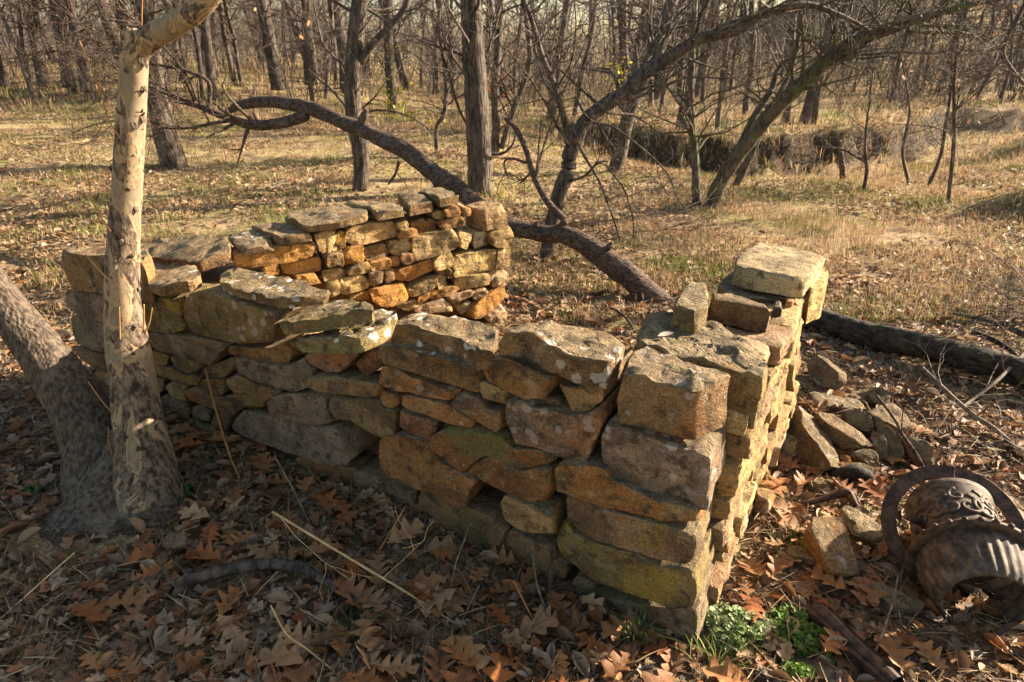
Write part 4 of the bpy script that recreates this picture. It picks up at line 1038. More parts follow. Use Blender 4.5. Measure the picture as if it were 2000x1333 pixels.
# ------------------------------------------------------------ the wood behind the clearing
def proto_tree(seed, h, r, start, nb, spread, mat, level=2, lean=0.0, kids=4, tw=.004):
    rng = np.random.RandomState(seed)
    d = np.array([lean, rng.uniform(-.1, .1), 1.0]); P = [np.zeros(3) - UP * .3]; n = 14
    for i in range(n):
        d = d + rng.normal(size=3) * .07 + UP * .05; d /= np.linalg.norm(d); P.append(P[-1] + d * (h + .3) / n)
    P = np.array(P); Rr = r * (1.15 - .95 * np.linspace(0, 1, n + 1)); Rr[0] *= 1.3
    S = Soup(); S.add(*tube(P, Rr, 9, False, .08, 20, seed))
    B = Soup()
    for i in range(nb):
        t = rng.uniform(start / h, 1) ** .9 * (n - .01); j = int(t)
        a = rng.uniform(0, 2 * math.pi)
        dd = np.array([math.cos(a), math.sin(a), rng.uniform(.1, 1.0)])
        grow(B, P[j] + (P[j + 1] - P[j]) * (t - j), dd, spread * rng.uniform(.5, 1.1) * (1.25 - .6 * t / n), max(tw * 1.6, Rr[j] * rng.uniform(.22, .5)), level, rng, kids, .01, .2, tw)
    return S.mesh('trunk', mat), B.mesh('branches', mat)
protos = [proto_tree(101, 9, .10, 1.2, 24, 2.6, M_BARK), proto_tree(102, 8, .07, .8, 26, 2.2, M_BARK), proto_tree(103, 10, .13, 1.6, 22, 3.0, M_BARK, lean=.12),
          proto_tree(104, 6, .055, .4, 26, 1.8, M_FAR), proto_tree(105, 7, .07, .6, 26, 2.0, M_FAR, lean=-.2), proto_tree(106, 9, .11, 1.0, 24, 2.6, M_FAR, lean=.25)]
def proto_shrub(seed, h, stems, mat):
    rng = np.random.RandomState(seed); B = Soup()
    for i in range(stems):
        a = rng.uniform(0, 2 * math.pi); o = np.array([math.cos(a), math.sin(a), 0]) * rng.uniform(0, .35)
        grow(B, o - UP * .1, np.array([o[0], o[1], rng.uniform(.8, 1.6)]), h * rng.uniform(.6, 1.1), rng.uniform(.008, .018), 2, rng, 6, .0, .17, .0032)
    return B.mesh('stems', mat)
shrubs = [proto_shrub(201, 2.4, 9, M_FAR), proto_shrub(202, 3.0, 8, M_FAR), proto_shrub(203, 1.7, 12, M_FAR), proto_shrub(204, 3.6, 9, M_TWIG)]
def where(x, y):
    px = 1000 + x / (y * _cp + CAM_H * _sp) * FPX
    for lim, t in ((230, 'left of the sycamore'), (520, 'between the sycamore and the broad leaning trunk'), (700, 'above the arched dead limb'), (930, 'between the forked trunk and the flared oak'),
                   (1120, 'right of the flared oak'), (1350, 'behind the crooked arching tree'), (1600, 'behind the mossy leaning tree'), (1850, 'above the creek bend at right')):
        if px < lim: return t
    return 'at the far right'
LOOK = ('with heavy trunk', 'with slim trunk', 'tall and thick', 'thin and twiggy', 'thin and crooked', 'leaning and forked')
def plant_tree(x, y, k, sc, label, group):
    label = label + ' ' + LOOK[k] + ' ' + where(x, y)
    rz = RS.uniform(0, 2 * math.pi)
    root = obj('bare_tree', None, None, (x, y, hz(x, y)), label, 'tree', group)
    root.rotation_euler = (0, 0, rz); root.scale = (sc, sc, sc)
    for nm, me in zip(('trunk', 'branches'), protos[k]): obj(nm, me, root)
def ok_wood(x, y):
    return y > bank_y(np.array(x)) + 1.2 if x > -3 else y > 13 - .0 * x
count = 0
while count < 96:
    y = RS.uniform(14, 30); x = RS.uniform(-.85, .85) * y
    if not ok_wood(x, y): continue
    plant_tree(x, y, int(RS.choice([0, 1, 2, 3, 4, 5], p=[.13, .22, .08, .26, .19, .12])), RS.uniform(.75, 1.25), 'bare tree at wood edge', 'bare trees along the near edge of the wood'); count += 1
count = 0
while count < 120:
    y = RS.uniform(30, 72); x = RS.uniform(-.88, .9) * y
    plant_tree(x, y, int(RS.choice([0, 1, 2, 3, 4, 5])), RS.uniform(.9, 1.5), 'small tree deep in wood', 'bare trees deep in the far wood'); count += 1
count = 0
while count < 46:
    y = RS.uniform(13.5, 27); x = RS.uniform(-.8, .85) * y
    if not ok_wood(x, y): continue
    o = obj('bare_shrub', shrubs[RS.randint(4)], None, (x, y, hz(x, y)), 'leafless twiggy shrub in the wood ' + where(x, y), 'shrub', 'leafless shrubs under the trees')
    o.rotation_euler = (0, 0, RS.uniform(0, 6.28)); sc = RS.uniform(.5, 1.1); o.scale = (sc, sc, sc); count += 1
# the brush that fills the far wood as one mass
B = Soup(); rng = np.random.RandomState(77)
for i in range(3400):
    y = rng.uniform(24, 85); x = rng.uniform(-.88, .9) * y; z = hz(x, y) if i % 4 == 0 else float(height(np.array([x]), np.array([y]))[0])
    h = rng.uniform(1.2, 4.6); p = np.array([x, y, z])
    n = 5; d = np.array([rng.normal() * .25, rng.normal() * .25, 1.0]); P = [p - UP * .1]
    for k in range(n):
        d = d + rng.normal(size=3) * .14; d /= np.linalg.norm(d); P.append(P[-1] + d * h / n)
    P = np.array(P); B.add(*tube(P, np.linspace(.022, .006, n + 1) * rng.uniform(.6, 1.5), 3, False))
    for k in range(7):
        j = rng.randint(1, n); o = rng.normal(size=3); o[2] = abs(o[2]); o /= np.linalg.norm(o); L = rng.uniform(.4, 1.3)
        e = P[j] + o * L * .5 + rng.normal(size=3) * .06; f = e + o * L * .5 + rng.normal(size=3) * .12
        B.add(*tube(np.array([P[j], e, f]), np.array([.008, .006, .003]) * 1.2, 3, False))
ob = obj('far_brush', B.mesh('far_brush', M_FAR), kind='stuff'); ob['label'] = 'tangle of bare brush filling the far wood'

# ------------------------------------------------------------ sticks, stalks and branches on the ground
def stick(name, rows, label, mat, cat='stick', lift=.012, raised=(), twigs=0, seed=1, group=None, bark=.12, k=8):
    """rows (px, py, width px); the stick follows the ground, or its raised points stand that many metres above it"""
    P, Rr = [], []
    for i, r in enumerate(rows):
        up = r[3] if len(r) > 3 else 0.0
        g = ground_at(r[0], r[1])
        if up:                                               # the ray stops short of the ground by its height
            p = at_z(r[0], r[1], g[2] + up)
        else: p = g
        rad = r[2] / 2 * px_size(p)
        P.append(p + UP * (rad * .7 + lift)); Rr.append(rad)
    S0 = spline(np.column_stack([P, Rr]), 6); P = S0[:, :3]; Rr = S0[:, 3]
    org = P[0].copy()
    S = Soup(); S.add(*tube(P, Rr, k, True, bark, 45, seed))
    rng = np.random.RandomState(seed)
    for i in range(twigs):
        j = rng.randint(2, len(P) - 1); o = rng.normal(size=3); o[2] = abs(o[2]) * .7; o /= np.linalg.norm(o)
        grow(S, P[j], o + (P[j] - P[j - 1]) * 3, rng.uniform(.12, .35), max(.0018, Rr[j] * .45), 1, rng, 3, 0, .25, .0012)
    return obj(name, S.mesh(name, mat, origin=org), None, org, label, cat, group)
stick('fallen_branch', [(348,1184,16),(371,1157,22),(438,1136,24),(525,1122,22),(595,1132,20),(665,1171,16),(700,1192,12)], 'thick crooked grey branch lying in oak leaves near the bottom', M_BARK, 'branch', lift=.03, seed=41, k=14, bark=.05, twigs=3)
stick('stick', [(124,1193,6),(160,1205,7),(210,1211,8),(259,1202,7)], 'short grey stick lying left of the crooked branch', M_TWIG, seed=42)
stick('stick', [(0,1132,7),(45,1160,6),(75,1205,5),(95,1240,4)], 'bent dark twig at the left edge among leaves', M_TWIG, seed=43)
stick('stick', [(30,1333,8),(70,1290,7),(110,1262,6)], 'pale stick in the bottom left corner', M_DEAD, seed=44)
stick('stick', [(90,1235,6),(130,1275,7),(170,1300,6)], 'dark stick below the short grey stick', M_TWIG, seed=45)
stick('stick', [(1080,1213,9),(1120,1222,9),(1145,1240,10),(1170,1290,10),(1195,1345,10)], 'curved grey stick pointing at the bottom edge in the middle', M_BARK, seed=46)
stick('stick', [(840,1345,8),(870,1300,8),(905,1262,7)], 'grey stick rising from the bottom edge left of the curved one', M_BARK, seed=47)
stick('stick', [(900,1256,6),(970,1262,7),(1040,1270,6),(1075,1290,4)], 'thin branching stick lying across the bottom middle', M_BARK, seed=48, twigs=3)
stick('stick', [(975,1333,6),(1020,1308,7),(1070,1302,7),(1100,1310,5)], 'pale stick along the very bottom in the middle', M_BARK, seed=49, twigs=2)
stick('stick', [(1072,1170,8),(1074,1130,8,.07),(1077,1095,7,.13),(1076,1075,6,.16)], 'upright broken grey stick against the front wall', M_BARK, seed=50)
stick('stick', [(1112,1295,4),(1070,1205,4,.02),(1048,1145,4,.06),(1038,1062,3,.15)], 'thin bent twig leaning on the front wall', M_TWIG, seed=51)
stick('stick', [(730,1100,3),(755,1060,3,.03),(793,995,2.5,.11)], 'straight reddish twig standing by the middle of the front wall', M_SHOOT, seed=52)
stick('stick', [(878,1165,4),(890,1110,4,.06),(908,1060,3,.12),(918,1030,3,.16)], 'leaning brown twig beside the lower front wall', M_TWIG, seed=53)
stick('stick', [(1065,1255,3),(1040,1215,3,.02),(1003,1142,3,.10)], 'orange dry stalk leaning before the front wall', M_SHOOT, seed=54)
stick('dry_stalk', [(470,942,3),(450,895,4,.06),(425,815,4,.18),(405,735,4,.29),(386,655,3,.39)], 'tall thin orange stalk standing before the front wall', M_SHOOT, 'stalk', seed=55)
stick('dry_stalk', [(905,1235,3),(800,1168,4,.03),(700,1108,4.5,.09),(620,1060,5,.16),(533,1007,4,.23)], 'long straw stalk arching diagonally over the fallen leaves', M_STALK, 'stalk', seed=56, twigs=2)
stick('dry_stalk', [(608,1035,3),(580,975,3,.06),(556,930,3,.11),(537,897,3,.15)], 'thin brown stalk at the foot of the front wall', M_TWIG, 'stalk', seed=57)
stick('dry_stalk', [(655,1320,3),(600,1275,3,.04),(560,1245,3,.08),(530,1190,3,.13)], 'slender tan stalk at the bottom left of middle', M_STALK, 'stalk', seed=58)
stick('dry_stalk', [(5,1215,3),(60,1165,3,.02),(110,1120,3,.05),(148,1087,3,.08)], 'pale stalk leaning over leaves at the left edge', M_STALK, 'stalk', seed=59)
stick('stick', [(420,870,4),(436,905,5),(452,938,5)], 'short tan stem lying at the wall foot by the tall stalk', M_STALK, seed=60)
stick('fallen_branch', [(1797,722,7,.05),(1845,770,8,.06),(1895,815,9,.05),(1940,845,9,.03),(1975,875,9,.02),(2010,893,9)], 'long bare branch slanting across the right side below the log', M_TWIG, 'branch', seed=61, twigs=7)
stick('fallen_branch', [(1800,855,6),(1840,862,8),(1900,873,8),(1960,878,9),(2030,880,9)], 'dark branch lying level at the right edge', M_TWIG, 'branch', seed=62, twigs=6)
stick('fallen_branch', [(1862,812,5),(1900,785,6,.03),(1945,750,7,.08),(1990,705,8,.14),(2040,650,9,.2)], 'dark branch rising to the right edge under the twiggy shrub', M_TWIG, 'branch', seed=63, twigs=8)
stick('stick', [(1806,930,7),(1785,890,7,.05),(1762,857,6,.10),(1745,825,6,.14),(1712,780,5,.17)], 'pale stick leaning across the rubble pile', M_DEAD, seed=64, twigs=2)
stick('stick', [(1803,1333,7),(1790,1270,7),(1770,1200,6),(1758,1140,5,.03),(1775,1095,5,.06),(1840,1040,5,.14),(1905,980,4,.22)], 'long pale twig lying up over the broken stove', M_DEAD, seed=65, twigs=5)
stick('stick', [(1690,1333,4),(1712,1270,4,.03),(1740,1190,4,.06),(1752,1135,3,.09)], 'thin brown twig crossing the pale one near the bottom right', M_TWIG, seed=66)
stick('fallen_branch', [(1860,618,5,.12),(1905,628,8,.14),(1950,640,10,.15),(2010,668,12,.15),(2060,690,12,.12)], 'grey dead branch reaching in from the right edge above the log', M_BARK, 'branch', seed=67, twigs=9)
stick('fallen_branch', [(1895,655,10,.05),(1930,668,11,.05),(1970,690,10,.03),(1990,712,8)], 'stubby broken branch lying on the dark log', M_ROT, 'branch', seed=68, twigs=1)
stick('stick', [(1170,600,4),(1200,610,5,.03),(1225,630,5,.03),(1240,655,5)], 'thin bent twig on the leaves inside the ruin', M_ROT, seed=69)
stick('stick', [(1600,700,4),(1570,690,4),(1640,690,5),(1700,700,4)], 'grey stick lying between the lit wall and the log', M_DEAD, seed=70)
# twiggy dead shrub at the right edge
for i, (px, py, w, up, lab) in enumerate([(2005, 560, 6, .35, 'drooping dead twigs with curled leaves at the right edge'), (2010, 640, 7, .30, 'spiky grey dead twigs above the log at the right edge')]):
    rng = np.random.RandomState(90 + i); S = Soup(); b = ground_at(2060, 700) + UP * up
    for k in range(9):
        grow(S, b, np.array([-1.0, rng.uniform(-.3, .5), rng.uniform(-.2, .35)]), rng.uniform(.35, .75), .006, 2, rng, 5, -.03 + .03 * i, .2, .0015)
    obj('dead_shrub', S.mesh('dead_shrub', M_TWIG, origin=b), None, b, lab, 'shrub')

# ------------------------------------------------------------ broken cast iron stove
def lathe(prof, k, axis_o, ax, X, Y, flute=0.0, nfl=0, a0=0.0, a1=2 * math.pi):
    a = np.linspace(a0, a1, k + 1)
    V = []
    for (t, r, fl) in prof:
        rr = r + fl * flute * np.cos(nfl * a)
        V.append(axis_o + ax * t + np.outer(np.cos(a) * rr, X) + np.outer(np.sin(a) * rr, Y))
    V = np.concatenate(V); n = k + 1
    i = np.arange(len(prof) - 1)[:, None] * n; j = np.arange(k)[None, :]
    Q = np.stack([i + j, i + j + 1, i + n + j + 1, i + n + j], -1).reshape(-1, 4)
    return V, Q
def stove():
    p0 = at_z(1927, 1178, .115); p1 = at_z(1862, 1015, .155)
    ax = p1 - p0; L = np.linalg.norm(ax); ax /= L
    X = np.cross(ax, UP); X /= np.linalg.norm(X); Y = np.cross(X, ax)
    root = obj('cast_iron_stove', None, None, ground_at(1900, 1190), 'broken rusty potbelly stove lying on its side in oak leaves', 'stove')
    org = np.array(root.location)
    def part(name, S, mat, parent=root, label=None, smooth=True):
        return obj(name, S.mesh(name, mat, smooth, origin=org), parent, None, label)
    # fluted bowl: thin shell, widening to the flange
    out = [(0, .118, .2), (.012, .128, 1), (.05, .138, 1), (.09, .146, 1), (.125, .150, 1), (.15, .151, .3)]
    S = Soup(); S.add(*lathe(out, 150, p0, ax, X, Y, .0032, 30))
    inn = [(0, .118, 0), (-.002, .112, 0), (.02, .116, 0), (.09, .134, 0), (.15, .140, 0)]
    S.add(*lathe(inn, 80, p0, ax, X, Y)); bowl = part('fluted_bowl', S, M_STOVE, label='ribbed bowl with its round mouth open to the viewer')
    fl = [(.146, .150, 0), (.142, .176, 0), (.148, .182, 0), (.160, .180, 0), (.163, .150, 0)]
    S = Soup(); S.add(*lathe(fl, 90, p0, ax, X, Y)); part('flange', S, M_IRON)
    for k in range(9):
        a = math.radians(45 + k * 13); c = p0 + ax * .153 + X * math.cos(a) * .182 + Y * math.sin(a) * .182
        S = Soup(); V, Q = lathe([(-.008, .001, 0), (-.007, .006, 0), (0, .009, 0), (.007, .006, 0), (.008, .001, 0)], 10, c, ax, X, Y); S.add(V, Q); part('stud', S, M_IRON)
    # ornate drum
    q = p0 + ax * .165
    dr = [(0, .105, 0), (.012, .118, 0), (.03, .120, 0), (.045, .113, 0), (.14, .120, 0), (.20, .120, 0), (.215, .130, 0), (.235, .131, 0), (.24, .118, 0)]
    S = Soup(); S.add(*lathe(dr, 80, q, ax, X, Y)); drum = part('ornate_drum', S, M_STOVE, label='drum covered in raised scroll ornament')
    S = Soup(); S.add(*lathe([(0, .10, 0), (.24, .113, 0)], 60, q, ax, X, Y)); part('lining', S, M_IRON, drum)
    def scroll(t0, a0, size, turns, hand):
        s = np.linspace(0, 1, 26); r = size * (1 - .85 * s); th = hand * s * turns * 2 * math.pi
        t = t0 + r * np.cos(th); a = a0 + r * np.sin(th) / .12
        rad = .1175 + .002 * s
        Pp = q + np.outer(t, ax) + (np.cos(a) * rad)[:, None] * X + (np.sin(a) * rad)[:, None] * Y
        S = Soup(); S.add(*tube(Pp, .0085 * (1 - .5 * s), 7)); part('scroll', S, M_STOVE, drum)
    for k in range(6):
        a = math.radians(40 + k * 25)
        scroll(.12, a, .045, 1.1, 1 if k % 2 else -1); scroll(.165, a + .2, .03, 1.0, -1 if k % 2 else 1)
    # two broken lugs at the left of the drum
    for dt in (.05, .10):
        b = q + ax * dt - X * .115 + Y * .03
        S = Soup(); S.add(*tube(np.array([b, b - X * .03 + Y * .01, b - X * .045 + Y * .02]), np.array([.012, .011, .014]), 8)); part('lug', S, M_IRON)
    # big flat ring leaning behind
    c = at_z(1862, 1035, .14); n = np.array([-.18, -.62, .76]); n /= np.linalg.norm(n)
    RX = np.cross(UP, n); RX /= np.linalg.norm(RX); RY = np.cross(n, RX)
    S = Soup()
    V, Q = lathe([(-.004, .172, 0), (-.004, .218, 0), (.004, .218, 0), (.004, .172, 0), (-.004, .172, 0)], 72, c, n, RX, RY); S.add(V, Q)
    obj('iron_ring', S.mesh('iron_ring', M_IRON, False, origin=c), None, c, 'large flat rusty iron ring standing around the stove drum', 'iron ring')
    # rust plate
    b = at_z(1992, 1030, .12)
    S = Soup(); P = []
    for i in range(13):
        f = i / 12; w = .035 + .012 * math.sin(i * 2.3) + .006 * math.sin(i * 5.1)
        m = b + np.array([-.03 + .16 * f, .10 - .30 * f, .07 - .16 * f - .05 * f * f])
        P += [m + np.array([-w, -w * .35, w * .3]), m + np.array([w, w * .35, -w * .2]), m + np.array([w, w * .35, -w * .2 - .007]), m + np.array([-w, -w * .35, w * .3 - .007])]
    Q = [(i * 4 + j, i * 4 + (j + 1) % 4, i * 4 + 4 + (j + 1) % 4, i * 4 + 4 + j) for i in range(12) for j in range(4)] + [(3, 2, 1, 0), (48, 49, 50, 51)]
    S.add(np.array(P), Q); obj('iron_plate', S.mesh('iron_plate', M_RUST, False, origin=b), None, b, 'curved strip of flaking brown iron at the right edge by the stove', 'iron plate')
    # ring stub at the lower right
    c = ground_at(1995, 1275) + UP * .02; S = Soup(); n = np.array([-.2, -.3, .93]); n /= np.linalg.norm(n)
    RX = np.cross(UP, n); RX /= np.linalg.norm(RX); RY = np.cross(n, RX)
    S.add(*lathe([(-.008, .052, 0), (-.008, .066, 0), (.008, .068, 0), (.008, .05, 0), (-.008, .052, 0)], 40, c, n, RX, RY))
    obj('iron_ring', S.mesh('iron_ring', M_IRON, False, origin=c), None, c, 'small iron collar half buried at the lower right corner', 'iron ring')
stove()
def iron_bits():
    # moulded iron bar at the bottom right
    a = ground_at(1588, 1200) + UP * .03; b = ground_at(1745, 1350) + UP * .03
    d = b - a; L = np.linalg.norm(d); d /= L; X = np.cross(d, UP); X /= np.linalg.norm(X); Y = np.cross(X, d)
    prof = [(-.034, -.02), (-.034, .004), (-.027, .012), (-.021, .006), (-.013, .017), (0, .021), (.013, .017), (.021, .006), (.027, .012), (.034, .004), (.034, -.02)]
    P = np.array([a + d * L * f + X * u + Y * (v + .004 * math.sin(f * 9)) for f in np.linspace(0, 1, 14) for u, v in prof]); m = len(prof)
    Q = [(i * m + j, i * m + (j + 1) % m, (i + 1) * m + (j + 1) % m, (i + 1) * m + j) for i in range(13) for j in range(m)]
    S = Soup(); S.add(P, Q, [(0, j + 1, j) for j in range(1, m - 1)])
    obj('iron_bar', S.mesh('iron_bar', M_IRON, False, origin=a), None, a, 'grooved rusty iron bar lying from the green weeds to the bottom edge', 'iron bar')
    # second short moulded scrap
    a = ground_at(1455, 1290) + UP * .015; S = Soup(); d = ground_at(1510, 1345) - ground_at(1455, 1290); L = np.linalg.norm(d); d /= L; X = np.cross(d, UP)
    P = np.array([a + d * L * f + X * u * .7 + UP * v * .5 for f in np.linspace(0, 1.4, 8) for u, v in prof])
    Q = [(i * m + j, i * m + (j + 1) % m, (i + 1) * m + (j + 1) % m, (i + 1) * m + j) for i in range(7) for j in range(m)]
    S.add(P, Q, [(0, j + 1, j) for j in range(1, m - 1)])
    obj('iron_bar', S.mesh('iron_bar', M_STOVE, False, origin=a), None, a, 'short grey moulded iron scrap at the bottom edge', 'iron bar')
    # curled stove foot
    o = ground_at(1632, 985)
    rows = [(1555, 985, 10, .015), (1590, 980, 12, .03), (1625, 970, 14, .05), (1655, 962, 16, .07), (1668, 985, 15, .04), (1678, 1000, 14, .0)]
    P = np.array([[*at_z(x, y, o[2] + u), w / 2 * px_size(o)] for x, y, w, u in rows]); L = spline(P, 6)
    root = obj('stove_foot', None, None, o, 'curled rusty iron stove foot on leaves below the rubble pile', 'stove foot')
    S = Soup(); S.add(*tube(L[:, :3], L[:, 3], 8)); obj('scroll', S.mesh('scroll', M_IRON, origin=o), root)
    rows = [(1552, 992, 9, .005), (1590, 995, 10, .01), (1630, 992, 12, .012), (1650, 985, 12, .02)]
    P = np.array([[*at_z(x, y, o[2] + u), w / 2 * px_size(o)] for x, y, w, u in rows]); L = spline(P, 6)
    S = Soup(); S.add(*tube(L[:, :3], L[:, 3], 8)); obj('flat_rib', S.mesh('flat_rib', M_STOVE, origin=o), root)
    # charred wood
    o = ground_at(1662, 945)
    L = spline(np.array([[*(ground_at(1622, 938) + UP * .03), .02], [*(ground_at(1645, 944) + UP * .05), .03], [*(ground_at(1680, 948) + UP * .05), .028], [*(ground_at(1702, 955) + UP * .03), .016]]), 6)
    S = Soup(); S.add(*tube(L[:, :3], L[:, 3], 12, True, .4, 24, 3))
    obj('charred_log', S.mesh('charred_log', M_CHAR, origin=o), None, o, 'black charred chunk of wood beside the curled stove foot', 'log')
iron_bits()

# ------------------------------------------------------------ leaves, grass and weeds
def in_wall(x, y, pad=.02):
    p = np.stack([x, y], -1)
    r = np.zeros(len(p), bool)
    for o, U, N, u0, u1, w0 in ((A0, -Uf, Nf, -LF, 0, -.38), (C0, Ub, Nb, -1.75, 0.0, -.36), (A0, Ur, Nr, 0, 1.36, -.38)):
        q = p - o[:2]; u = q @ U[:2]; w = q @ N[:2]
        r |= (u > u0 - pad) & (u < u1 + pad) & (w > w0 - pad) & (w < .01 + pad)
    return r
CLEAR = [(*ground_at(px, py)[:2], r) for px, py, r in ((1425, 1235, .10), (1558, 1245, .09), (1555, 1318, .06), (1655, 1262, .05), (1620, 1230, .045), (1690, 1298, .05), (1725, 1330, .05), (1640, 1070, .07), (1545, 1082, .05), (500, 1130, .05), (420, 1142, .05), (580, 1130, .05), (1760, 1165, .06), (358, 965, .05), (1400, 1300, .05), (402, 1305, .03), (690, 1235, .04), (200, 1015, .19), (130, 1030, .10), (260, 1030, .12))]
def cleared(x, y):
    r = np.zeros(len(x), bool)
    for cx, cy, rr in CLEAR: r |= (x - cx) ** 2 + (y - cy) ** 2 < rr * rr
    return r
def oak_leaf(n, lobes, depth, curl, droop, seed):
    """one lobed leaf of unit length: rows of left edge, midrib, right edge"""
    rng = np.random.RandomState(seed)
    t = np.linspace(0, 1, n)
    env = np.sin(np.clip(t * 1.04, 0, 1) * math.pi) ** .6 * (.24 + .16 * t)
    V = []
    for side in (-1, 0, 1):
        ph = rng.uniform(-.3, .3)
        lob = .5 + .5 * np.cos((t * lobes + ph) * 2 * math.pi)
        w = env * (1 - depth * (1 - lob ** .8)) if side else env * 0
        w = np.where(t < .08, .008, w)
        x = t + (lob - .3) * .07 * abs(side) * (env > .05)
        yy = side * w
        z = curl * (np.abs(yy) ** 1.5) * 1.3 + .16 * np.abs(yy) + droop * (t - .5) ** 2 + rng.normal(size=n) * .012 * abs(side) + .012 * math.sin(side * 2) * np.sin(t * 9)
        V.append(np.stack([x - .5, yy, z], -1))
    V = np.concatenate(V)
    i = np.arange(n - 1)
    Q = np.concatenate([np.stack([i, i + 1, n + i + 1, n + i], -1), np.stack([n + i, n + i + 1, 2 * n + i + 1, 2 * n + i], -1)])
    return V, Q
def oval_leaf(curl, droop, n=5):
    t = np.linspace(0, 1, n); w = np.sin(t * math.pi) ** .8 * .22
    V = np.concatenate([np.stack([t - .5, s * w, curl * np.abs(s * w) * 1.6 + droop * (t - .5) ** 2], -1) for s in (-1, 0, 1)])
    i = np.arange(n - 1)
    return V, np.concatenate([np.stack([i, i + 1, n + i + 1, n + i], -1), np.stack([n + i, n + 1 + i, 2 * n + 1 + i, 2 * n + i], -1)])
LEAFCOL = np.array([(.30, .15, .065), (.34, .18, .08), (.26, .13, .065), (.40, .245, .13), (.22, .115, .06), (.46, .31, .185), (.31, .12, .04), (.40, .28, .18), (.33, .25, .19)])
BIGCOL = np.array([(.34, .155, .055), (.38, .19, .075), (.30, .135, .055), (.42, .24, .115), (.26, .12, .05), (.44, .27, .14), (.36, .13, .04)])
big = [oak_leaf(29, 4, .82, .35, .25, 1), oak_leaf(29, 3.5, .80, -.3, -.25, 2), oak_leaf(29, 4.5, .80, .6, .35, 3), oak_leaf(21, 3, .62, .2, -.4, 4), oak_leaf(25, 4, .7, -.5, .2, 5), oak_leaf(23, 3.6, .66, .8, .1, 6)]
big_me = [mesh('oak_leaf', V, Q, None, [M_LEAF]) for V, Q in big]
lp = at_z(1300, 655, .812)
o = obj('dry_leaf', mesh('dry_leaf', *oval_leaf(.4, .3), None, [M_LEAF]), None, lp, 'single pale dry leaf lying on the pitted capstone', 'leaf')
o.scale = (.055, .055, .04); o.rotation_euler = (.1, -.1, .3); o.color = (.62, .52, .42, 1)
placed = 0; lrng = np.random.RandomState(31)
while placed < 300:
    x, y = lrng.uniform(-1.75, 1.95), 1.12 + 1.5 * lrng.rand() ** 1.3
    if abs(x) > .80 * y + .1 or in_wall(np.array([x]), np.array([y]), .03)[0]: continue
    if cleared(np.array([x]), np.array([y]))[0]: continue
    if (x + 1.45) ** 2 / .2 + (y - 2.05) ** 2 / .05 < 1: continue
    o = obj('oak_leaf', big_me[placed % 6], ground, (x, y, hz(x, y) + lrng.uniform(.022, .05)))
    sc = float(lrng.uniform(.08, .155)); o.scale = (sc, sc, sc * lrng.uniform(.7, 1.2))
    o.rotation_euler = (lrng.normal() * .13, lrng.normal() * .13, lrng.uniform(0, 6.28))
    k = BIGCOL[lrng.randint(len(BIGCOL))] * lrng.uniform(.75, 1.2)
    o.color = (*[float(v) for v in k], 1); placed += 1
def scatter(templates, X, Y, Zoff, sc, rot, cols, smooth=True):
    """vectorised copies of small templates with random turns; returns a Soup"""
    S = Soup(); N = len(X); H = height(X, Y)
    which = lrng.randint(0, len(templates), N)
    for k, (V, Q) in enumerate(templates):
        m = np.where(which == k)[0]
        if not len(m): continue
        a = lrng.uniform(0, 2 * math.pi, len(m)); rx = lrng.normal(size=len(m)) * rot; ry = lrng.normal(size=len(m)) * rot
        ca, sa, cx, sx, cy, sy = np.cos(a), np.sin(a), np.cos(rx), np.sin(rx), np.cos(ry), np.sin(ry)
        v = V[None] * sc[m][:, None, None]
        x, y, z = v[..., 0], v[..., 1], v[..., 2]
        y, z = y * cx[:, None] - z * sx[:, None], y * sx[:, None] + z * cx[:, None]
        x, z = x * cy[:, None] + z * sy[:, None], -x * sy[:, None] + z * cy[:, None]
        x, y = x * ca[:, None] - y * sa[:, None], x * sa[:, None] + y * ca[:, None]
        W3 = np.stack([x + X[m][:, None], y + Y[m][:, None], z + (H[m] + Zoff[m])[:, None]], -1)
        n = V.shape[0]
        QQ = (Q[None] + (np.arange(len(m)) * n)[:, None, None]).reshape(-1, Q.shape[1])
        cc = np.repeat(cols[m], n, 0)
        if Q.shape[1] == 4: S.add(W3.reshape(-1, 3), QQ, None, cc)
        else: S.add(W3.reshape(-1, 3), None, QQ, cc)
    return S
def wedge(n, y0, y1, side=.86, p=1.0):
    y = y0 + (y1 - y0) * lrng.rand(n) ** p; x = lrng.uniform(-1, 1, n) * (side * y + .3)
    k = ~in_wall(x, y, .0)
    if y1 < 6: k &= ~(cleared(x, y) & (lrng.rand(n) < .75))
    return x[k], y[k]
def merge(*soups):
    S = Soup()
    for s_ in soups:
        off = S.n
        for v in s_.V: S.V.append(v); S.n += len(v)
        S.Q += [q + off for q in s_.Q]; S.T += [t + off for t in s_.T]; S.Cc += s_.Cc
    return S
mid = [oak_leaf(11, 3, .62, .4, .3, 11), oak_leaf(11, 3, .68, -.4, -.3, 12), oak_leaf(11, 2.6, .55, .8, .4, 13), oak_leaf(11, 3, .7, .3, -.5, 14), oval_leaf(1.0, .6)]
x, y = wedge(11000, 1.0, 4.8, .9, 1.0)
n = len(x)
S1 = scatter(mid, x, y, lrng.uniform(.004, .028, n), lrng.uniform(.032, .092, n), .24, LEAFCOL[lrng.randint(0, len(LEAFCOL), n)] * lrng.uniform(.6, 1.2, (n, 1)))
x, y = wedge(22000, .95, 4.2, .9, 1.0); n = len(x)
S2 = scatter([oval_leaf(.6, .5, 4), oval_leaf(-.5, .8, 4), oval_leaf(1.4, -.4, 4)], x, y, lrng.uniform(.003, .022, n), lrng.uniform(.010, .042, n), .55, np.array([(.30, .2, .12), (.22, .13, .075), (.40, .29, .18), (.2, .11, .06)])[lrng.randint(0, 4, n)] * lrng.uniform(.6, 1.2, (n, 1)))
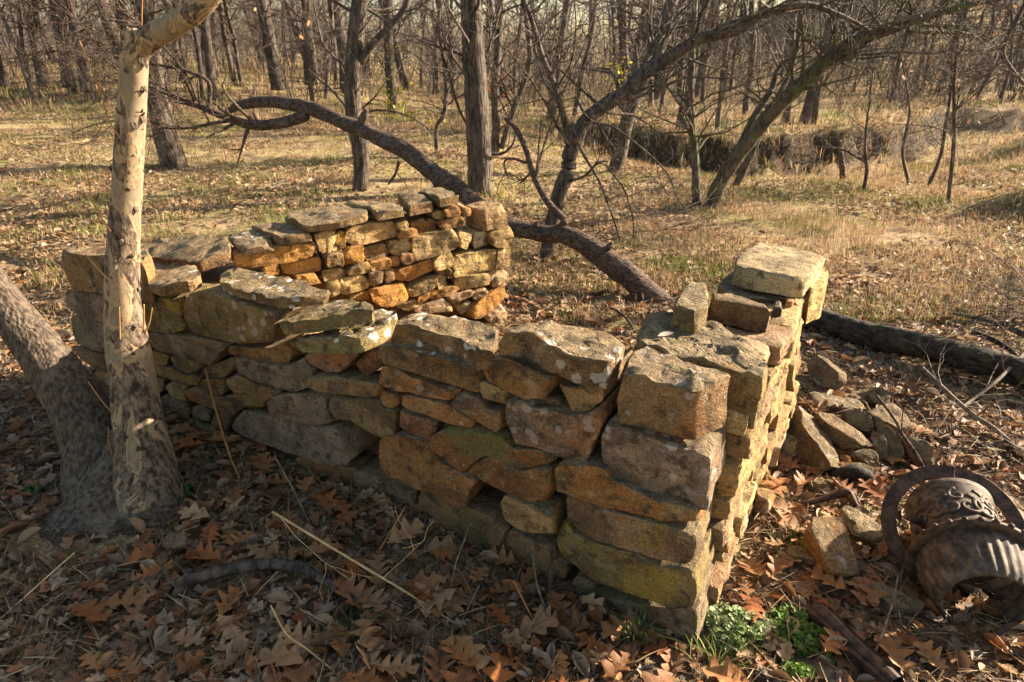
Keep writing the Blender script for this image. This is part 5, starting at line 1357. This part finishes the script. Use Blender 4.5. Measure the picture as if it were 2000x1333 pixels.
chip = (np.array([(-.5, -.22, 0), (.05, -.3, .1), (.5, 0, .02), (0, .3, .12), (-.45, .15, .03), (0, 0, -.04)]), np.array([(0, 1, 5), (1, 2, 5), (2, 3, 5), (3, 4, 5), (4, 0, 5)]))
x, y = wedge(60000, 4.0, 17, .86, 1.25); n = len(x)
dens = fbm(np.stack([x, y, x * 0], -1) * .55 + 4, 2); k = dens + lrng.uniform(-.5, .5, n) < .12; x, y = x[k], y[k]; n = len(x)
S3 = scatter([chip], x, y, lrng.uniform(.006, .04, n), lrng.uniform(.028, .075, n), .35, np.array([(.36, .23, .125), (.44, .30, .18), (.30, .17, .085), (.24, .125, .06), (.50, .37, .24)])[lrng.randint(0, 5, n)] * lrng.uniform(.7, 1.15, (n, 1)))
ob = obj('leaf_litter', merge(S1, S2, S3).mesh('leaf_litter', M_LEAFC), kind='stuff'); ob['label'] = 'brown oak leaf litter covering the ground'
# straw and rootlets between the leaves
straw = (np.array([(-.5, -.012, 0), (-.5, .012, 0), (0, .014, .06), (0, -.014, .06), (.5, .006, .01), (.5, -.006, .01)]), np.array([(0, 1, 2, 3), (3, 2, 4, 5)]))
x, y = wedge(16000, .95, 4.6, .9, 1.0); n = len(x)
S4 = scatter([straw], x, y, lrng.uniform(.005, .035, n), lrng.uniform(.04, .14, n), .25, np.array([(.34, .24, .13), (.20, .13, .08), (.13, .085, .055), (.45, .34, .2)])[lrng.randint(0, 4, n)])
ob = obj('straw_debris', S4.mesh('straw_debris', M_LEAFC), kind='stuff'); ob['label'] = 'dry straw and rootlets between the fallen leaves'
# grass of the clearing
def blades(n, y0, y1, p, hmin, hmax, wid, green_p, side=.86, mask=None, lean=.5):
    x, y = wedge(n, y0, y1, side, p)
    if mask is not None:
        k = mask(x, y); x, y = x[k], y[k]
    n = len(x); z = height(x, y)
    h = lrng.uniform(hmin, hmax, n); a = lrng.uniform(0, 6.28, n); L = h * lrng.uniform(.1, 1, n) * lean
    w = wid * lrng.uniform(.6, 1.4, n) * (1 + .04 * y)
    dx, dy = np.cos(a), np.sin(a); b = lrng.uniform(0, 6.28, n); wx, wy = np.cos(b) * w, np.sin(b) * w
    P0 = np.stack([x - wx, y - wy, z - .01], -1); P1 = np.stack([x + wx, y + wy, z - .01], -1)
    M0 = np.stack([x + dx * L * .35 - wx * .7, y + dy * L * .35 - wy * .7, z + h * .6], -1); M1 = np.stack([x + dx * L * .35 + wx * .7, y + dy * L * .35 + wy * .7, z + h * .6], -1)
    T = np.stack([x + dx * L, y + dy * L, z + h * (1 - .25 * lean)], -1)
    V = np.stack([P0, P1, M1, M0, T], 1).reshape(-1, 3)
    i = np.arange(n) * 5
    g = fbm(np.stack([x, y, x * 0], -1) * .7, 2)
    gr = (g + lrng.uniform(-.35, .35, n)) > (.5 - green_p)
    pal_d = np.array([(.46, .34, .19), (.40, .27, .14), (.31, .19, .10), (.53, .41, .25), (.35, .20, .11)]); pal_g = np.array([(.16, .17, .04), (.22, .22, .06), (.11, .13, .03)])
    c = np.where(gr[:, None], pal_g[lrng.randint(0, 3, n)], pal_d[lrng.randint(0, 5, n)]) * lrng.uniform(.85, 1.3, (n, 1))
    S = Soup(); S.add(V, np.stack([i, i + 1, i + 2, i + 3], -1), np.stack([i + 3, i + 2, i + 4], -1), np.repeat(c, 5, 0)); return S
clump = lambda x, y: fbm(np.stack([x, y, x * 0], -1) * 1.6 + 8, 2) + lrng.uniform(-.25, .25, len(x)) > .02
right_meadow = lambda x, y: (x > .16 * y) & (fbm(np.stack([x, y, x * 0], -1) * 1.1 + 3, 2) + lrng.uniform(-.3, .3, len(x)) > -.1)
G = merge(blades(190000, 3.9, 18, 1.25, .03, .10, .0025, .47, mask=clump, lean=.9), blades(120000, 3.9, 15, 1.1, .035, .14, .0020, .2, mask=right_meadow, lean=.8),
          blades(30000, 13, 42, 1.1, .08, .3, .006, .2, lean=.8), blades(3500, 1.6, 4.5, 1, .02, .09, .0016, .42, mask=clump, lean=1.0))
def bank_fringe(n):
    x = lrng.uniform(0, 14, n); y = bank_y(x) + .16 * np.sin(x * 1.3) + .07 * np.sin(x * 5.3) + lrng.uniform(-.2, .95, n); z = height(x, y)
    L = lrng.uniform(.05, .2, n); w = lrng.uniform(.004, .012, n); a = lrng.uniform(-.8, .8, n)
    P0 = np.stack([x - w, y, z], -1); P1 = np.stack([x + w, y, z], -1)
    T = np.stack([x + a * L, y - L * lrng.uniform(.3, .9, n), z + L * lrng.uniform(-.5, .6, n)], -1)
    i = np.arange(n) * 3; c = np.array([(.10, .07, .045), (.17, .12, .07), (.06, .042, .028), (.22, .16, .09), (.09, .095, .03)])[lrng.randint(0, 5, n)]
    S = Soup(); S.add(np.stack([P0, P1, T], 1).reshape(-1, 3), None, np.stack([i, i + 1, i + 2], -1), np.repeat(c, 3, 0)); return S
G = merge(G, bank_fringe(5000))
ob = obj('dry_grass', G.mesh('dry_grass', M_GRASS), kind='stuff'); ob['label'] = 'dry tan and green grass of the clearing'
def tuft(px, py, n, h, cols, label, spread=.04, wid=.0022, name='grass_tuft', group='grass tufts'):
    c = ground_at(px, py); S = Soup(); rng = np.random.RandomState(int(px))
    for i in range(n):
        a = rng.uniform(0, 6.28); r = rng.uniform(0, spread); hh = h * rng.uniform(.5, 1.1); l = hh * rng.uniform(.2, .9)
        b = np.array([math.cos(a) * r, math.sin(a) * r, -.01]); d = np.array([math.cos(a + rng.normal() * .5), math.sin(a + rng.normal() * .5), 0])
        side = np.array([-d[1], d[0], 0]) * wid
        pts = [b + d * l * t ** 2 + UP * hh * (t - .35 * t ** 3 * (l / hh)) for t in np.linspace(0, 1, 6)]
        V = np.array([q for t, p in zip(np.linspace(0, 1, 6), pts) for q in (p - side * (1 - t * .9), p + side * (1 - t * .9))])
        S.add(V, [(2 * k, 2 * k + 1, 2 * k + 3, 2 * k + 2) for k in range(5)], None, np.array(cols[rng.randint(len(cols))]) * rng.uniform(.8, 1.2))
    return obj(name, S.mesh(name, M_GRASS), None, c, label, 'grass', group)
GR = [(.13, .19, .03), (.20, .25, .05), (.10, .15, .03)]; GD = [(.07, .11, .025), (.05, .09, .02)]
tuft(402, 1305, 60, .05, GR, 'small bright grass tuft at the bottom left among oak leaves', .03)
tuft(568, 1102, 40, .05, GD, 'dark grass tuft above the crooked branch', .03)
tuft(690, 1235, 60, .09, GD, 'dark green grass tuft right of the crooked branch', .05)
tuft(700, 1040, 40, .06, GD, 'dim grass tuft at the foot of the middle front wall', .04)
tuft(1243, 1258, 26, .16, GD, 'arching dark sedge growing at the wall foot near the corner', .03, .004)
tuft(1400, 1300, 60, .10, GR + [(.34, .34, .10)], 'sunlit yellow green grass tuft below the ruin corner', .08)
tuft(1465, 1262, 30, .08, GR, 'sunlit grass beside the pale chickweed', .05)
tuft(1545, 1082, 30, .10, GR + [(.28, .30, .07)], 'lit sedge blades near the small brown stone', .07, .004)
tuft(1520, 985, 40, .08, GR, 'green grass by the orange chip at the wall foot', .05)
tuft(1500, 1140, 24, .05, GR, 'thin green grass in the leaves right of the wall', .06)
tuft(355, 300, 90, .30, [(.46, .34, .16), (.38, .28, .13)], 'tan dry grass tuft at the base of the stout trunk', .3, .004)
tuft(975, 385, 90, .22, [(.42, .36, .10), (.36, .30, .08)], 'golden grass tuft beside the oak roots', .22, .004)
def weeds(px, py, rx, ry, n, cols, label, size=.012, tall=.05):
    c = ground_at(px, py); S = Soup(); rng = np.random.RandomState(int(px + 1))
    hexa = np.array([(-.5, 0, 0), (-.2, .42, .12), (.3, .36, .10), (.55, 0, .0), (.3, -.36, .1), (-.2, -.42, .12), (0.02, 0, -.05)])
    T = np.array([(k, (k + 1) % 6, 6) for k in range(6)])
    for i in range(n):
        a = rng.uniform(0, 6.28); r = math.sqrt(rng.rand()) * (.72 + .28 * math.sin(a * 3 + px) + .15 * math.sin(a * 7)); x, y = math.cos(a) * r * rx, math.sin(a) * r * ry
        z = hz(c[0] + x, c[1] + y) - c[2] + tall * (1.1 - r * r) * rng.uniform(.25, 1)
        s_ = size * rng.uniform(.6, 1.5); t1, t2, t3 = rng.normal() * .4, rng.normal() * .4, rng.uniform(0, 6.28)
        v = hexa * s_; ca, sa = math.cos(t3), math.sin(t3)
        v = np.stack([v[:, 0] * ca - v[:, 1] * sa, v[:, 0] * sa + v[:, 1] * ca, v[:, 2] + v[:, 0] * t1 + v[:, 1] * t2], -1) + np.array([x, y, z])
        S.add(v, None, T, np.array(cols[rng.randint(len(cols))]) * rng.uniform(.75, 1.2))
    return obj('weed_patch', S.mesh('weed_patch', M_GRASS, False), None, c, label, 'weeds', 'green weed patches')
weeds(1428, 1232, .15, .12, 800, [(.24, .30, .14), (.32, .38, .20), (.15, .22, .07)], 'pale green round leaved weeds at the foot of the corner', .014, .045)
weeds(1555, 1245, .14, .14, 620, [(.12, .20, .03), (.18, .27, .05), (.09, .15, .025)], 'bright green leafy weeds left of the grooved iron bar', .014, .035)
weeds(1555, 1318, .07, .04, 220, [(.12, .20, .03), (.18, .27, .05)], 'green leafy weeds at the bottom edge beside the iron bar', .013, .03)
weeds(358, 965, .05, .05, 36, [(.06, .16, .03), (.08, .2, .04)], 'few dark green leaves right of the sycamore base', .026, .03)
weeds(60, 965, .12, .08, 60, [(.05, .10, .03), (.07, .13, .03)], 'dim green seedlings left of the sycamore base', .016, .03)
weeds(240, 950, .02, .02, 14, [(.40, .40, .06), (.18, .3, .05)], 'yellow green leaves of the shoot before the sycamore base', .02, .09)
# yellow vine leaves and russet leaves still hanging in the wood
S = Soup(); n = 260
for (px, py, Y, sx, sz, n, cols) in ((770, 200, 15.6, .35, .8, 130, [(.45, .36, .03), (.30, .32, .04)]), (800, 225, 14, .5, .3, 50, [(.45, .36, .03), (.28, .30, .04)]), (1210, 130, 15, .3, .4, 46, [(.55, .46, .03)]), (975, 150, 12, .25, .6, 40, [(.36, .11, .03)]),
                                    (1780, 170, 9, 1.0, .5, 90, [(.26, .12, .06), (.34, .17, .09)]), (640, 30, 9, 1.2, .3, 30, [(.40, .2, .08)]), (1920, 40, 6, .5, .2, 40, [(.36, .2, .1)])):
    c = at_y(px, py, Y); r1 = np.random.RandomState(px)
    for i in range(n):
        b = c + r1.normal(size=3) * np.array([sx, sx, sz]) * .6; e = r1.normal(size=3) * .0024 * Y; f = r1.normal(size=3) * .0024 * Y
        S.add(np.array([b, b + e, b + e + f, b + f]), [(0, 1, 2, 3)], None, np.array(cols[r1.randint(len(cols))]) * r1.uniform(.7, 1.2))
ob = obj('hanging_leaves', S.mesh('hanging_leaves', M_GRASS, False), kind='stuff'); ob['label'] = 'last yellow and russet leaves hanging in the wood'
